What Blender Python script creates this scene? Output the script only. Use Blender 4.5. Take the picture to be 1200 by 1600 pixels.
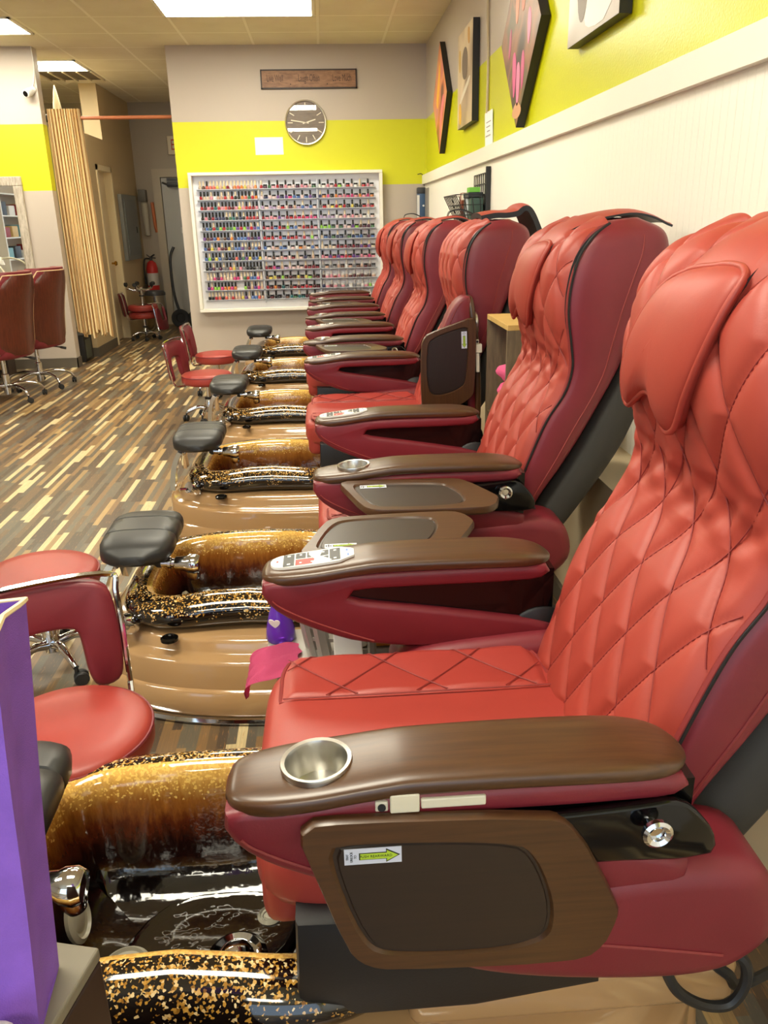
import bpy, bmesh, math, random
from mathutils import Vector, Matrix, Euler
PI = math.pi
for o in list(bpy.data.objects):
    bpy.data.objects.remove(o, do_unlink=True)
SC = bpy.context.scene
COL = SC.collection
random.seed(7)

# ------------------------------------------------------------------ camera
CAM_F, PITCH, YAW, ROLL = 1266.7, 0.34555, 0.065107, -0.020912
cam = bpy.data.objects.new('camera', bpy.data.cameras.new('camera'))
COL.objects.link(cam)
fw = Vector((math.sin(YAW)*math.cos(PITCH), math.cos(YAW)*math.cos(PITCH), -math.sin(PITCH)))
rt = Vector((math.cos(YAW), -math.sin(YAW), 0)); up = rt.cross(fw)
r2 = rt*math.cos(ROLL)+up*math.sin(ROLL); u2 = up*math.cos(ROLL)-rt*math.sin(ROLL)
cam.matrix_world = Matrix((( r2.x, u2.x, -fw.x, 0), (r2.y, u2.y, -fw.y, 0), (r2.z, u2.z, -fw.z, 1.40), (0, 0, 0, 1)))
cam.data.sensor_fit = 'HORIZONTAL'; cam.data.sensor_width = 36.0
cam.data.lens = CAM_F/1200*36.0
cam.data.clip_start = 0.02
SC.camera = cam
# ------------------------------------------------------------------ world, light, exposure
W = bpy.data.worlds.new('world'); SC.world = W; W.use_nodes = True
bgn = W.node_tree.nodes['Background']
bgn.inputs[0].default_value = (0.62, 0.80, 1.0, 1); bgn.inputs[1].default_value = 1.3
SC.view_settings.view_transform = 'Standard'; SC.view_settings.look = 'None'
SC.view_settings.exposure = 0.92; SC.view_settings.gamma = 1.0
SC.view_settings.use_curve_mapping = False
LIGHT_PANEL = 17.0
def area_light(name, loc, rot, sx, sy, power, color):
    l = bpy.data.lights.new(name, 'AREA'); l.shape = 'RECTANGLE'; l.size = sx; l.size_y = sy
    l.energy = power; l.color = color
    o = bpy.data.objects.new(name, l); COL.objects.link(o); o.location = loc; o.rotation_euler = rot
    return o
# daylight through the shop front behind the camera
area_light('daylight', (-1.6, -3.35, 1.75), (PI/2, 0, PI), 5.0, 2.3, 620, (0.86, 0.93, 1.0))

# ------------------------------------------------------------------ helpers
def lin(c):
    return tuple(((x/255)/12.92 if x/255 <= .04045 else ((x/255+.055)/1.055)**2.4) for x in c)
class NT:
    def __init__(s, m): s.t = m.node_tree; s.b = s.t.nodes['Principled BSDF']
    def n(s, typ, **kw):
        d = s.t.nodes.new(typ)
        for k, v in kw.items():
            if k[0] == 'i' and k[1:].isdigit(): d.inputs[int(k[1:])].default_value = v
            else: setattr(d, k, v)
        return d
    def l(s, a, ao, b, bi): s.t.links.new(a.outputs[ao], b.inputs[bi])
    def math(s, op, a, b=None):
        d = s.n('ShaderNodeMath', operation=op)
        for i, x in enumerate((a, b)):
            if x is None: continue
            if isinstance(x, (int, float)): d.inputs[i].default_value = x
            else: s.t.links.new(x, d.inputs[i])
        return d.outputs[0]
    def ramp(s, fac, stops, const=False):
        d = s.n('ShaderNodeValToRGB'); r = d.color_ramp
        if const: r.interpolation = 'CONSTANT'
        while len(r.elements) < len(stops): r.elements.new(0.5)
        for e, (p, c) in zip(r.elements, stops): e.position = p; e.color = (*c, 1) if len(c) == 3 else c
        s.t.links.new(fac, d.inputs[0]); return d.outputs[0]
    def mix(s, fac, a, b):
        d = s.n('ShaderNodeMix', data_type='RGBA')
        for i, x in ((0, fac), (6, a), (7, b)):
            if isinstance(x, (int, float)): d.inputs[i].default_value = x
            elif isinstance(x, tuple): d.inputs[i].default_value = (*x, 1) if len(x) == 3 else x
            else: s.t.links.new(x, d.inputs[i])
        return d.outputs[2]
    def coords(s, kind='Object', scale=(1, 1, 1), rot=(0, 0, 0)):
        t = s.n('ShaderNodeTexCoord'); m = s.n('ShaderNodeMapping')
        m.inputs['Scale'].default_value = scale; m.inputs['Rotation'].default_value = rot
        s.t.links.new(t.outputs[kind], m.inputs[0]); return m.outputs[0]
    def noise(s, vec, scale, detail=2.0, rough=0.5):
        d = s.n('ShaderNodeTexNoise'); d.inputs['Scale'].default_value = scale
        d.inputs['Detail'].default_value = detail; d.inputs['Roughness'].default_value = rough
        s.t.links.new(vec, d.inputs['Vector']); return d.outputs[0]
    def bump(s, h, strength=.2, dist=.002):
        d = s.n('ShaderNodeBump'); d.inputs['Strength'].default_value = strength; d.inputs['Distance'].default_value = dist
        s.t.links.new(h, d.inputs['Height']); s.t.links.new(d.outputs[0], s.b.inputs['Normal'])
    def color(s, c): s.t.links.new(c, s.b.inputs['Base Color'])
MATS = {}
def mat(name, rgb, rough=.5, metal=0., coat=0., spec=None, noise=0., nscale=8., bump=0., bscale=300., bdist=.001, emit=0., trans=0., alpha=None, coord='Object', stretch=(1, 1, 1)):
    if name in MATS: return MATS[name]
    m = bpy.data.materials.new(name); m.use_nodes = True; t = NT(m); b = t.b
    c = lin(rgb)
    b.inputs['Base Color'].default_value = (*c, 1); b.inputs['Roughness'].default_value = rough
    b.inputs['Metallic'].default_value = metal; b.inputs['Coat Weight'].default_value = coat
    b.inputs['Coat Roughness'].default_value = .05
    if spec is not None: b.inputs['Specular IOR Level'].default_value = spec
    if trans: b.inputs['Transmission Weight'].default_value = trans
    if alpha is not None: b.inputs['Alpha'].default_value = alpha
    if emit:
        b.inputs['Emission Color'].default_value = (*c, 1); b.inputs['Emission Strength'].default_value = emit
    if noise or bump: v = t.coords(coord, stretch)
    if noise:
        f = t.noise(v, nscale, 4.0)
        t.color(t.ramp(f, [(.25, tuple(x*(1-noise) for x in c)), (.75, tuple(min(1, x*(1+noise)) for x in c))]))
    if bump: t.bump(t.noise(v, bscale, 2.0), bump, bdist)
    MATS[name] = m; return m

def link_mesh(name, me, m=None, parent=None, smooth=True):
    o = bpy.data.objects.new(name, me); COL.objects.link(o)
    if m is not None and not me.materials:
        for x in (m if isinstance(m, (list, tuple)) else [m]): me.materials.append(x)
    if smooth:
        me.polygons.foreach_set('use_smooth', [True]*len(me.polygons))
    if parent is not None: o.parent = parent
    return o
def obj(name, bm, m=None, parent=None, smooth=True, angle=40, recalc=True):
    if recalc: bmesh.ops.recalc_face_normals(bm, faces=bm.faces)
    me = bpy.data.meshes.new(name); bm.to_mesh(me); bm.free()
    o = link_mesh(name, me, m, parent, smooth)
    if smooth and angle and angle < 180:
        try: me.set_sharp_from_angle(angle=math.radians(angle))
        except Exception: pass
    return o
def tag(o, label, cat, group=None, kind=None):
    if label: o['label'] = label
    if cat: o['category'] = cat
    if group: o['group'] = group
    if kind: o['kind'] = kind
    return o
def thing(name, label, cat, loc=(0, 0, 0), rz=0, group=None):
    o = bpy.data.objects.new(name, None); COL.objects.link(o); o.location = loc; o.rotation_euler = (0, 0, rz)
    o.empty_display_size = .1
    return tag(o, label, cat, group)
def struct(name, bm, m, smooth=False, **k):
    o = obj(name, bm, m, smooth=smooth, **k); o['kind'] = 'structure'; return o
def setmat(bm, n0, i):
    bm.faces.ensure_lookup_table()
    for f in bm.faces[n0:]: f.material_index = i
def box(bm, c, s, bev=0., seg=2, rot=None, mi=0):
    """box of full sizes s about centre c"""
    t = bmesh.new(); bmesh.ops.create_cube(t, size=1)
    bmesh.ops.scale(t, vec=s, verts=t.verts)
    if bev: bmesh.ops.bevel(t, geom=t.edges[:], offset=bev, segments=seg, affect='EDGES', profile=.5)
    M = Matrix.Translation(c)
    if rot is not None: M = M @ (rot if isinstance(rot, Matrix) else Euler(rot).to_matrix().to_4x4())
    bmesh.ops.transform(t, matrix=M, verts=t.verts)
    join(bm, t, mi); return bm
def join(bm, t, mi=None):
    vs = [bm.verts.new(v.co) for v in t.verts]; t.verts.index_update()
    for f in t.faces:
        try:
            g = bm.faces.new([vs[v.index] for v in f.verts]); g.material_index = f.material_index if mi is None else mi
        except ValueError: pass
    t.free()
def bb(c0, c1, bev=0., **k):
    c = [(a+b)/2 for a, b in zip(c0, c1)]; s = [abs(b-a) for a, b in zip(c0, c1)]
    return box(bmesh.new(), c, s, bev, **k)
def loft(bm, rings, closed=True, caps=True, mi=0, loop=False):
    R = [[bm.verts.new(p) for p in r] for r in rings]; n = len(R[0]); k = len(R)
    for i in range(k if loop else k-1):
        a, b = R[i], R[(i+1) % k]
        for j in range(n if closed else n-1):
            f = bm.faces.new((a[j], a[(j+1) % n], b[(j+1) % n], b[j])); f.material_index = mi
    if caps and not loop:
        for r in (R[0], R[-1]):
            f = bm.faces.new(r); f.material_index = mi
    return R
def catmull(P, n, closed=False):
    P = [Vector(p) for p in P]; out = []; N = len(P)
    m = N if closed else N-1
    for i in range(m):
        p1, p2 = P[i], P[(i+1) % N]
        p0 = P[i-1] if (i > 0 or closed) else p1*2-p2
        p3 = P[(i+2) % N] if (i+2 < N or closed) else p2*2-p1
        for k in range(n):
            t = k/n
            out.append(.5*((2*p1)+(p2-p0)*t+(2*p0-5*p1+4*p2-p3)*t*t+(3*p1-p0-3*p2+p3)*t**3))
    if not closed: out.append(P[-1])
    return out
def tube(bm, path, r, seg=8, closed=False, caps=True, mi=0, flat=1.0):
    P = [Vector(p) for p in path]; N = len(P); rings = []
    prev = None
    for i, p in enumerate(P):
        a = P[i-1] if (i or closed) else P[i]; b = P[(i+1) % N] if (i < N-1 or closed) else P[i]
        t = (b-a).normalized() if (b-a).length > 1e-9 else Vector((0, 0, 1))
        if prev is None:
            x = t.cross(Vector((0, 0, 1)))
            if x.length < 1e-3: x = t.cross(Vector((0, 1, 0)))
            x.normalize()
        else:
            x = prev-t*prev.dot(t); x.normalize()
        prev = x; y = t.cross(x)
        rr = r[i] if isinstance(r, (list, tuple)) else r
        rings.append([p+x*(rr*math.cos(2*PI*k/seg))+y*(rr*flat*math.sin(2*PI*k/seg)) for k in range(seg)])
    loft(bm, rings, True, caps and not closed, mi, loop=closed); return bm
def lathe(bm, prof, seg=24, M=None, caps=True, mi=0):
    M = M or Matrix()
    rings = [[M @ Vector((r*math.cos(2*PI*k/seg), r*math.sin(2*PI*k/seg), z)) for k in range(seg)] for r, z in prof]
    loft(bm, rings, True, caps, mi); return bm
def rotm(rx=0, ry=0, rz=0, loc=(0, 0, 0)):
    return Matrix.Translation(loc) @ Euler((rx, ry, rz)).to_matrix().to_4x4()
def axis_to(v, loc):
    return Matrix.Translation(loc) @ Vector((0, 0, 1)).rotation_difference(Vector(v)).to_matrix().to_4x4()
def prism(bm, pts, f, h0, h1, bev=0., seg=2, mi=0):
    """polygon pts (a,b) extruded from h0 to h1; f maps (a,b,h) to xyz"""
    t = bmesh.new()
    lo = [t.verts.new(f(a, b, h0)) for a, b in pts]; hi = [t.verts.new(f(a, b, h1)) for a, b in pts]
    n = len(pts)
    for i in range(n): t.faces.new((lo[i], lo[(i+1) % n], hi[(i+1) % n], hi[i]))
    fl, fh = t.faces.new(lo), t.faces.new(hi)
    if bev:
        bmesh.ops.recalc_face_normals(t, faces=t.faces)
        es = list(set(fl.edges) | set(fh.edges))
        bmesh.ops.bevel(t, geom=es, offset=bev, segments=seg, affect='EDGES', profile=.5)
    join(bm, t, mi); return bm
def sgnpow(x, e): return math.copysign(abs(x)**e, x)
def superell(n, a, b, e, c=(0, 0)):
    return [(c[0]+a*sgnpow(math.cos(2*PI*k/n), 2/e), c[1]+b*sgnpow(math.sin(2*PI*k/n), 2/e)) for k in range(n)]
def smooth_poly(pts, it=2):
    for _ in range(it):
        q = []
        for i in range(len(pts)):
            a, b = pts[i], pts[(i+1) % len(pts)]
            q += [(a[0]*.75+b[0]*.25, a[1]*.75+b[1]*.25), (a[0]*.25+b[0]*.75, a[1]*.25+b[1]*.75)]
        pts = q
    return pts
def resample(pts, n):
    """closed polyline to n points by arc length"""
    L = [0]; N = len(pts)
    for i in range(N):
        a, b = pts[i], pts[(i+1) % N]; L.append(L[-1]+math.hypot(b[0]-a[0], b[1]-a[1]))
    out = []; j = 0
    for k in range(n):
        s = L[-1]*k/n
        while L[j+1] < s: j += 1
        a, b = pts[j], pts[(j+1) % N]; u = (s-L[j])/max(1e-9, L[j+1]-L[j])
        out.append((a[0]+(b[0]-a[0])*u, a[1]+(b[1]-a[1])*u))
    return out
def text_bm(s, size, M, sx=1.0, mi=0, extrude=.0008, bm=None):
    cu = bpy.data.curves.new('t', 'FONT'); cu.body = s; cu.size = size; cu.extrude = extrude
    cu.align_x = 'CENTER'; cu.align_y = 'CENTER'; cu.resolution_u = 3
    o = bpy.data.objects.new('t', cu); COL.objects.link(o)
    bpy.context.view_layer.update()
    me = bpy.data.meshes.new_from_object(o.evaluated_get(bpy.context.evaluated_depsgraph_get()))
    t = bmesh.new(); t.from_mesh(me)
    bpy.data.objects.remove(o, do_unlink=True); bpy.data.meshes.remove(me); bpy.data.curves.remove(cu)
    bmesh.ops.transform(t, matrix=M @ Matrix.Diagonal((sx, 1, 1, 1)), verts=t.verts)
    bm = bm if bm is not None else bmesh.new(); join(bm, t, mi); return bm
def kids(o): return [c for c in bpy.data.objects if c.parent == o]
def dup(root, loc=None, rz=None):
    CH = {}
    for c in bpy.data.objects:
        if c.parent: CH.setdefault(c.parent, []).append(c)
    def rec(o, par):
        c = o.copy(); COL.objects.link(c)
        if par is not None: c.parent = par; c.matrix_parent_inverse = o.matrix_parent_inverse
        for ch in CH.get(o, []): rec(ch, c)
        return c
    r = rec(root, None)
    if loc is not None: r.location = loc
    if rz is not None: r.rotation_euler = (0, 0, rz)
    return r

# ------------------------------------------------------------------ materials
def m_wall(name, rgb):
    return mat(name, rgb, .55, bump=.25, bscale=140, bdist=.002)
taupe = m_wall('taupe paint', (190, 178, 165))
def m_bands(name, axis_extra=None, lime=(212, 212, 24), rough=.5, bump=.25):
    m = bpy.data.materials.new(name); m.use_nodes = True; t = NT(m)
    tc = t.n('ShaderNodeTexCoord'); sp = t.n('ShaderNodeSeparateXYZ'); t.l(tc, 'Object', sp, 0)
    z = sp.outputs[2]
    f = t.math('MULTIPLY', t.math('GREATER_THAN', z, 1.738), t.math('LESS_THAN', z, 2.333))
    t.color(t.mix(f, lin((190, 178, 165)), lin(lime)))
    t.b.inputs['Roughness'].default_value = rough
    v = t.coords('Object'); t.bump(t.noise(v, 130, 2), bump, .002)
    return m
bands = m_bands('taupe and lime paint')
bands_gloss = m_bands('taupe and lime gloss paint', lime=(206, 208, 16), rough=.28, bump=.45)
cream_paint = mat('cream paint', (222, 204, 168), .6, bump=.2, bscale=120)
white_paint = mat('white paint', (240, 236, 224), .45)
white_bead = None
def m_bead():
    m = bpy.data.materials.new('white beadboard'); m.use_nodes = True; t = NT(m)
    t.b.inputs['Base Color'].default_value = (*lin((247, 243, 232)), 1); t.b.inputs['Roughness'].default_value = .45
    tc = t.n('ShaderNodeTexCoord'); sp = t.n('ShaderNodeSeparateXYZ'); t.l(tc, 'Object', sp, 0)
    f = t.math('FRACT', t.math('MULTIPLY', sp.outputs[1], 1/.042))
    h = t.math('MINIMUM', t.math('MULTIPLY', t.math('ABSOLUTE', t.math('SUBTRACT', f, .5)), 12), 1.0)
    t.bump(h, .5, .003); return m
white_bead = m_bead()
ceil_m = None
def m_ceiling():
    m = bpy.data.materials.new('ceiling tiles'); m.use_nodes = True; t = NT(m)
    tc = t.n('ShaderNodeTexCoord'); sp = t.n('ShaderNodeSeparateXYZ'); t.l(tc, 'Object', sp, 0)
    fx = t.math('ABSOLUTE', t.math('SUBTRACT', t.math('FRACT', t.math('MULTIPLY', t.math('ADD', sp.outputs[0], 1.206-.012+61*.61), 1/.61)), .02))
    fy = t.math('ABSOLUTE', t.math('SUBTRACT', t.math('FRACT', t.math('MULTIPLY', t.math('ADD', sp.outputs[1], -7.64-.012+61*.61), 1/.61)), .02))
    g = t.math('MAXIMUM', t.math('LESS_THAN', fx, .02), t.math('LESS_THAN', fy, .02))
    v = t.coords('Object')
    n = t.noise(v, 3, 4)
    tile = t.ramp(n, [(.3, lin((222, 210, 184))), (.7, lin((230, 220, 196)))])
    t.color(t.mix(g, tile, lin((244, 236, 216))))
    t.b.inputs['Roughness'].default_value = .8
    e = t.math('MAXIMUM', t.math('LESS_THAN', t.math('ABSOLUTE', t.math('SUBTRACT', fx, .026)), .007), t.math('LESS_THAN', t.math('ABSOLUTE', t.math('SUBTRACT', fy, .026)), .007))
    h = t.math('ADD', t.math('MULTIPLY', g, 1.0), t.math('MULTIPLY', t.noise(v, 200, 2), .15))
    h = t.math('SUBTRACT', h, e)
    t.bump(h, .6, .008); return m
ceil_m = m_ceiling()
def m_floor():
    m = bpy.data.materials.new('striped vinyl plank'); m.use_nodes = True; t = NT(m)
    tc = t.n('ShaderNodeTexCoord'); sp = t.n('ShaderNodeSeparateXYZ'); t.l(tc, 'Object', sp, 0)
    X, Y = sp.outputs[0], sp.outputs[1]
    def layer(w, L, seed):
        r = t.math('FLOOR', t.math('MULTIPLY', X, 1/w))
        wn = t.n('ShaderNodeTexWhiteNoise', noise_dimensions='1D'); t.t.links.new(t.math('ADD', r, seed), wn.inputs['W'])
        yy = t.math('ADD', t.math('MULTIPLY', Y, 1/L), t.math('MULTIPLY', wn.outputs[0], 17.3))
        c = t.math('FLOOR', yy)
        cb = t.n('ShaderNodeCombineXYZ'); t.t.links.new(r, cb.inputs[0]); t.t.links.new(c, cb.inputs[1]); cb.inputs[2].default_value = seed
        w2 = t.n('ShaderNodeTexWhiteNoise', noise_dimensions='3D'); t.t.links.new(cb.outputs[0], w2.inputs['Vector'])
        return w2.outputs[0]
    a = layer(.028, .40, 3.0)
    D = lambda *c: lin(c)
    base = t.ramp(a, [(0, D(72, 56, 44)), (.14, D(116, 90, 60)), (.28, D(112, 106, 90)), (.42, D(150, 114, 70)), (.54, D(92, 88, 78)), (.66, D(178, 144, 92)), (.78, D(84, 62, 44)), (.87, D(248, 226, 172)), (.965, D(206, 170, 110))], True)
    v = t.coords('Object', (60, 2.5, 1))
    n = t.noise(v, 3, 5, .7)
    col = t.mix(t.math('MULTIPLY', n, .8), base, D(84, 72, 56))
    v2 = t.coords('Object', (30, 3.0, 1)); n2 = t.noise(v2, 6, 4, .7)
    sp2 = t.ramp(n2, [(.58, (0, 0, 0)), (.66, (1, 1, 1))])
    col = t.mix(t.math('MULTIPLY', sp2, .55), col, D(176, 124, 66))
    t.color(col); t.b.inputs['Roughness'].default_value = .42
    t.bump(n, .12, .002); return m
floor_m = m_floor()
emit_panel = mat('light diffuser', (255, 248, 226), .5, emit=LIGHT_PANEL)
quilt = mat('coral red leather', (164, 64, 52), .48, noise=.06, nscale=14, bump=.12, bscale=420)
leather = mat('burgundy leather', (118, 34, 44), .42, noise=.06, nscale=14, bump=.12, bscale=420)
seatleather = mat('bright red leather', (162, 59, 51), .42, noise=.05, nscale=10, bump=.1, bscale=420)
stitch = mat('red stitching', (134, 44, 42), .6)
def m_wood(name, c0, c1, rough, scale=(2, 40, 40), coat=.3):
    m = bpy.data.materials.new(name); m.use_nodes = True; t = NT(m)
    v = t.coords('Object', scale); n = t.noise(v, 3, 5, .65)
    t.color(t.ramp(n, [(.3, lin(c0)), (.7, lin(c1))])); t.b.inputs['Roughness'].default_value = rough
    t.b.inputs['Coat Weight'].default_value = coat; t.b.inputs['Coat Roughness'].default_value = .25
    return m
walnut = m_wood('walnut lacquer', (64, 39, 20), (84, 54, 28), .34)
walnut_dark = m_wood('dark walnut lacquer', (34, 23, 17), (42, 28, 20), .42)
crate_wood = m_wood('weathered crate wood', (92, 80, 62), (128, 110, 82), .6, (20, 20, 3), 0)
crate_top = m_wood('yellow pine', (196, 156, 84), (222, 188, 116), .45, (4, 30, 10), .1)
red_wood = m_wood('reddish wood veneer', (70, 26, 16), (98, 42, 25), .35, (30, 30, 2), .3)
chrome = mat('chrome', (214, 216, 220), .07, metal=1)
alu = mat('brushed aluminium', (206, 204, 198), .3, metal=1)
pale_metal = mat('pale painted metal', (222, 214, 190), .35)
black_gloss = mat('black gloss plastic', (8, 7, 8), .12, coat=.15, spec=.35)
black_matt = mat('black rubber', (30, 30, 31), .5)
black_vinyl = mat('black vinyl', (26, 26, 28), .45, bump=.15, bscale=260)
pad_black = mat('soft black foam skin', (42, 42, 42), .42, bump=.1, bscale=300)
charcoal = mat('charcoal fabric', (52, 50, 46), .75, bump=.2, bscale=500)
tan_gel = mat('glossy tan acrylic', (176, 140, 98), .12, coat=.6)
white_pl = mat('white plastic', (236, 234, 228), .3)
grey_pl = mat('grey plastic', (148, 142, 134), .35)
dark_pl = mat('dark grey plastic', (60, 60, 62), .4)
pink_towel = mat('pink terry', (240, 100, 150), .95, bump=.8, bscale=700, bdist=.004)
paper = mat('white paper', (250, 250, 246), .7)
red_pl = mat('red plastic', (196, 38, 34), .4)
def m_resin(name, inside):
    """dark resin with gold leaf, denser near the lip; inside, window light near the rim is painted into the amber ramp"""
    m = bpy.data.materials.new(name); m.use_nodes = True; t = NT(m)
    tc = t.n('ShaderNodeTexCoord'); sp = t.n('ShaderNodeSeparateXYZ'); t.l(tc, 'Object', sp, 0); z = sp.outputs[2]
    v = t.coords('Object')
    vo = t.n('ShaderNodeTexVoronoi'); vo.inputs['Scale'].default_value = 240; t.t.links.new(v, vo.inputs['Vector'])
    chip = vo.outputs['Color']; sp2 = t.n('ShaderNodeSeparateColor'); t.t.links.new(chip, sp2.inputs[0])
    clus = t.noise(v, 22, 3, .6)
    if not inside:
        dens = t.math('ADD', t.math('MULTIPLY', t.math('SUBTRACT', z, .31), 7.0), .13)
        f = t.math('LESS_THAN', t.math('ADD', sp2.outputs[0], t.math('MULTIPLY', t.math('SUBTRACT', clus, .5), 1.1)), dens)
        goldc = t.ramp(sp2.outputs[1], [(0, lin((122, 80, 28))), (.5, lin((196, 146, 62))), (1, lin((232, 208, 160)))])
        t.color(t.mix(f, lin((16, 10, 8)), goldc))
        t.b.inputs['Roughness'].default_value = .08; t.b.inputs['Coat Weight'].default_value = .8
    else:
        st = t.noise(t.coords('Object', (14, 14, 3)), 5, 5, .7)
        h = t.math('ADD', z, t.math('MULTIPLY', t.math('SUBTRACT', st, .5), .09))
        base = t.ramp(t.math('MULTIPLY', h, 2.5), [(.36, lin((10, 6, 5))), (.50, lin((30, 10, 7))), (.60, lin((86, 36, 16))), (.72, lin((150, 92, 36))), (.86, lin((214, 166, 84)))])  # amber to black resin; bright gold top has window light painted in
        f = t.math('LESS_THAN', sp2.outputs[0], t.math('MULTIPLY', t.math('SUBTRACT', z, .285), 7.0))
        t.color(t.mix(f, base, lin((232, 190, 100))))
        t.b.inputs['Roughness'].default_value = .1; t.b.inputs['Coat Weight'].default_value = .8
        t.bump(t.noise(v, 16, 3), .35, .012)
    t.b.inputs['Coat Roughness'].default_value = .03
    return m
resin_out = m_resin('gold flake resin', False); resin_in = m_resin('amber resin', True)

# ------------------------------------------------------------------ the setting
XR, YB, ZC = 1.075, 8.80, 2.99
XL, YF, YC = -5.6, -3.0, 12.6
def slab(name, c0, c1, m): return struct(name, bb(c0, c1), m)
slab('floor', (XL-.2, YF-.2, -.1), (XR+.3, YC+.2, 0), floor_m)
slab('ceiling', (XL-.2, YF-.2, ZC), (XR+.3, YC+.2, ZC+.1), ceil_m)
slab('wall_right', (XR, YF-.2, 0), (XR+.15, YB+.15, ZC), bands_gloss)
slab('wall_back', (-1.406, YB, 0), (XR, YB+.15, ZC), bands)
slab('wall_partition', (XL, YB, 0), (-2.633, YB+.13, ZC), bands)
slab('wall_left', (XL-.15, YF-.2, 0), (XL, YC+.2, ZC), taupe)
slab('wall_corridor_right', (-1.406, YB+.15, 0), (-1.30, YC, ZC), taupe)
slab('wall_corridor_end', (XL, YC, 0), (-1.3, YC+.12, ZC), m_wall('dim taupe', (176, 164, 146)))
def corridor_left():
    bm = bmesh.new(); x0, x1 = -2.80, -2.60
    for c0, c1 in (((x0, 9.52, 0), (x1, 10.45, 2.38)), ((x0, 10.45, 2.06), (x1, 11.15, 2.38)), ((x0, 11.15, 0), (x1, YC, 2.38)), ((x0, 10.95, 2.38), (x1, YC, ZC))):
        c = [(a+b)/2 for a, b in zip(c0, c1)]; s = [b-a for a, b in zip(c0, c1)]; box(bm, c, s)
    return struct('wall_corridor_left', bm, m_wall('corridor beige', (196, 174, 134)))
corridor_left()
# shop front behind the camera: sill, head and posts round the panes the daylight comes through
bmf = bmesh.new()
for c0, c1 in (((XL, YF-.12, 0), (XR, YF, .45)), ((XL, YF-.12, 2.75), (XR, YF, ZC)), ((-4.3, YF-.12, .45), (-4.2, YF, 2.75)), ((.95, YF-.12, .45), (XR, YF, 2.75)), ((XL, YF-.12, .45), (-4.3, YF, 2.75)), ((-1.65, YF-.10, .45), (-1.57, YF, 2.75))):
    box(bmf, [(a+b)/2 for a, b in zip(c0, c1)], [b-a for a, b in zip(c0, c1)])
struct('wall_front', bmf, white_paint)
# wainscot, cap rail, pipe box along the right wall
slab('trim_1', (XR-.018, YF, .0), (XR, YB, 1.74), white_bead)
slab('trim_2', (XR-.045, YF, 1.732), (XR, YB, 1.818), white_paint)
slab('trim_3', (.86, .2, 0), (XR-.018, YB-.4, .60), cream_paint)
slab('baseboard_right', (.845, .2, 0), (.86, YB-.4, .07), mat('grey vinyl base', (96, 88, 76), .5))
grey_base = MATS['grey vinyl base']
slab('baseboard_left', (-3.9, YB-.012, 0), (-2.621, YB, .10), grey_base)
slab('baseboard_corner', (-2.633, YB-.012, 0), (-2.621, YB+.13, .10), grey_base)
slab('baseboard_corridor', (-2.60, 9.52, 0), (-2.588, 10.40, .10), grey_base)
slab('baseboard_jamb', (-2.80, 9.508, 0), (-2.588, 9.52, .10), grey_base)
slab('baseboard_back', (-1.406, YB-.012, 0), (XR, YB, .10), taupe)
# corridor side door in the left wall
d = thing('door_1', None, None); d['kind'] = 'structure'
obj('door_panel', bb((-2.72, 10.49, .01), (-2.68, 11.11, 2.02)), cream_paint, d, smooth=False)
bm = bmesh.new()
for c0, c1 in (((-2.74, 10.44, 0), (-2.585, 10.49, 2.08)), ((-2.74, 11.11, 0), (-2.585, 11.16, 2.08)), ((-2.74, 10.44, 2.02), (-2.585, 11.16, 2.08))):
    box(bm, [(a+b)/2 for a, b in zip(c0, c1)], [b-a for a, b in zip(c0, c1)])
obj('door_frame', bm, mat('cream gloss', (226, 210, 172), .4), d, smooth=False)
bm = lathe(bmesh.new(), [(.0, 0), (.012, 0), (.012, .03), (.028, .04), (.03, .055), (.018, .068), (0, .07)], 16, axis_to((1, 0, 0), (-2.68, 10.98, .95)))
obj('door_knob', bm, mat('brass', (196, 150, 60), .2, metal=1), d)
# exit door at the corridor end
d = thing('door_2', None, None); d['kind'] = 'structure'
obj('door_panel', bb((-2.24, YC-.05, .01), (-1.30, YC-.01, 2.02)), mat('grey steel door', (186, 186, 180), .45), d, smooth=False)
bm = bmesh.new()
for c0, c1 in (((-2.36, YC-.06, 0), (-2.25, YC, 2.14)), ((-2.25, YC-.06, 2.03), (-1.30, YC, 2.14))):
    box(bm, [(a+b)/2 for a, b in zip(c0, c1)], [b-a for a, b in zip(c0, c1)])
obj('door_frame', bm, mat('frame beige', (190, 178, 156), .5), d, smooth=False)
bm = bmesh.new(); box(bm, (-2.02, YC-.10, 1.93), (.26, .07, .06), .01); box(bm, (-2.06, YC-.09, 2.0), (.18, .03, .03)); tube(bm, [(-2.14, YC-.1, 1.93), (-2.22, YC-.07, 1.96)], .012)
obj('door_closer', bm, dark_pl, d)
bm = bb((-2.02, YC-.056, 1.28), (-1.90, YC-.05, 1.36)); o = obj('door_plate', bm, white_pl, d, smooth=False)

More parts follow.
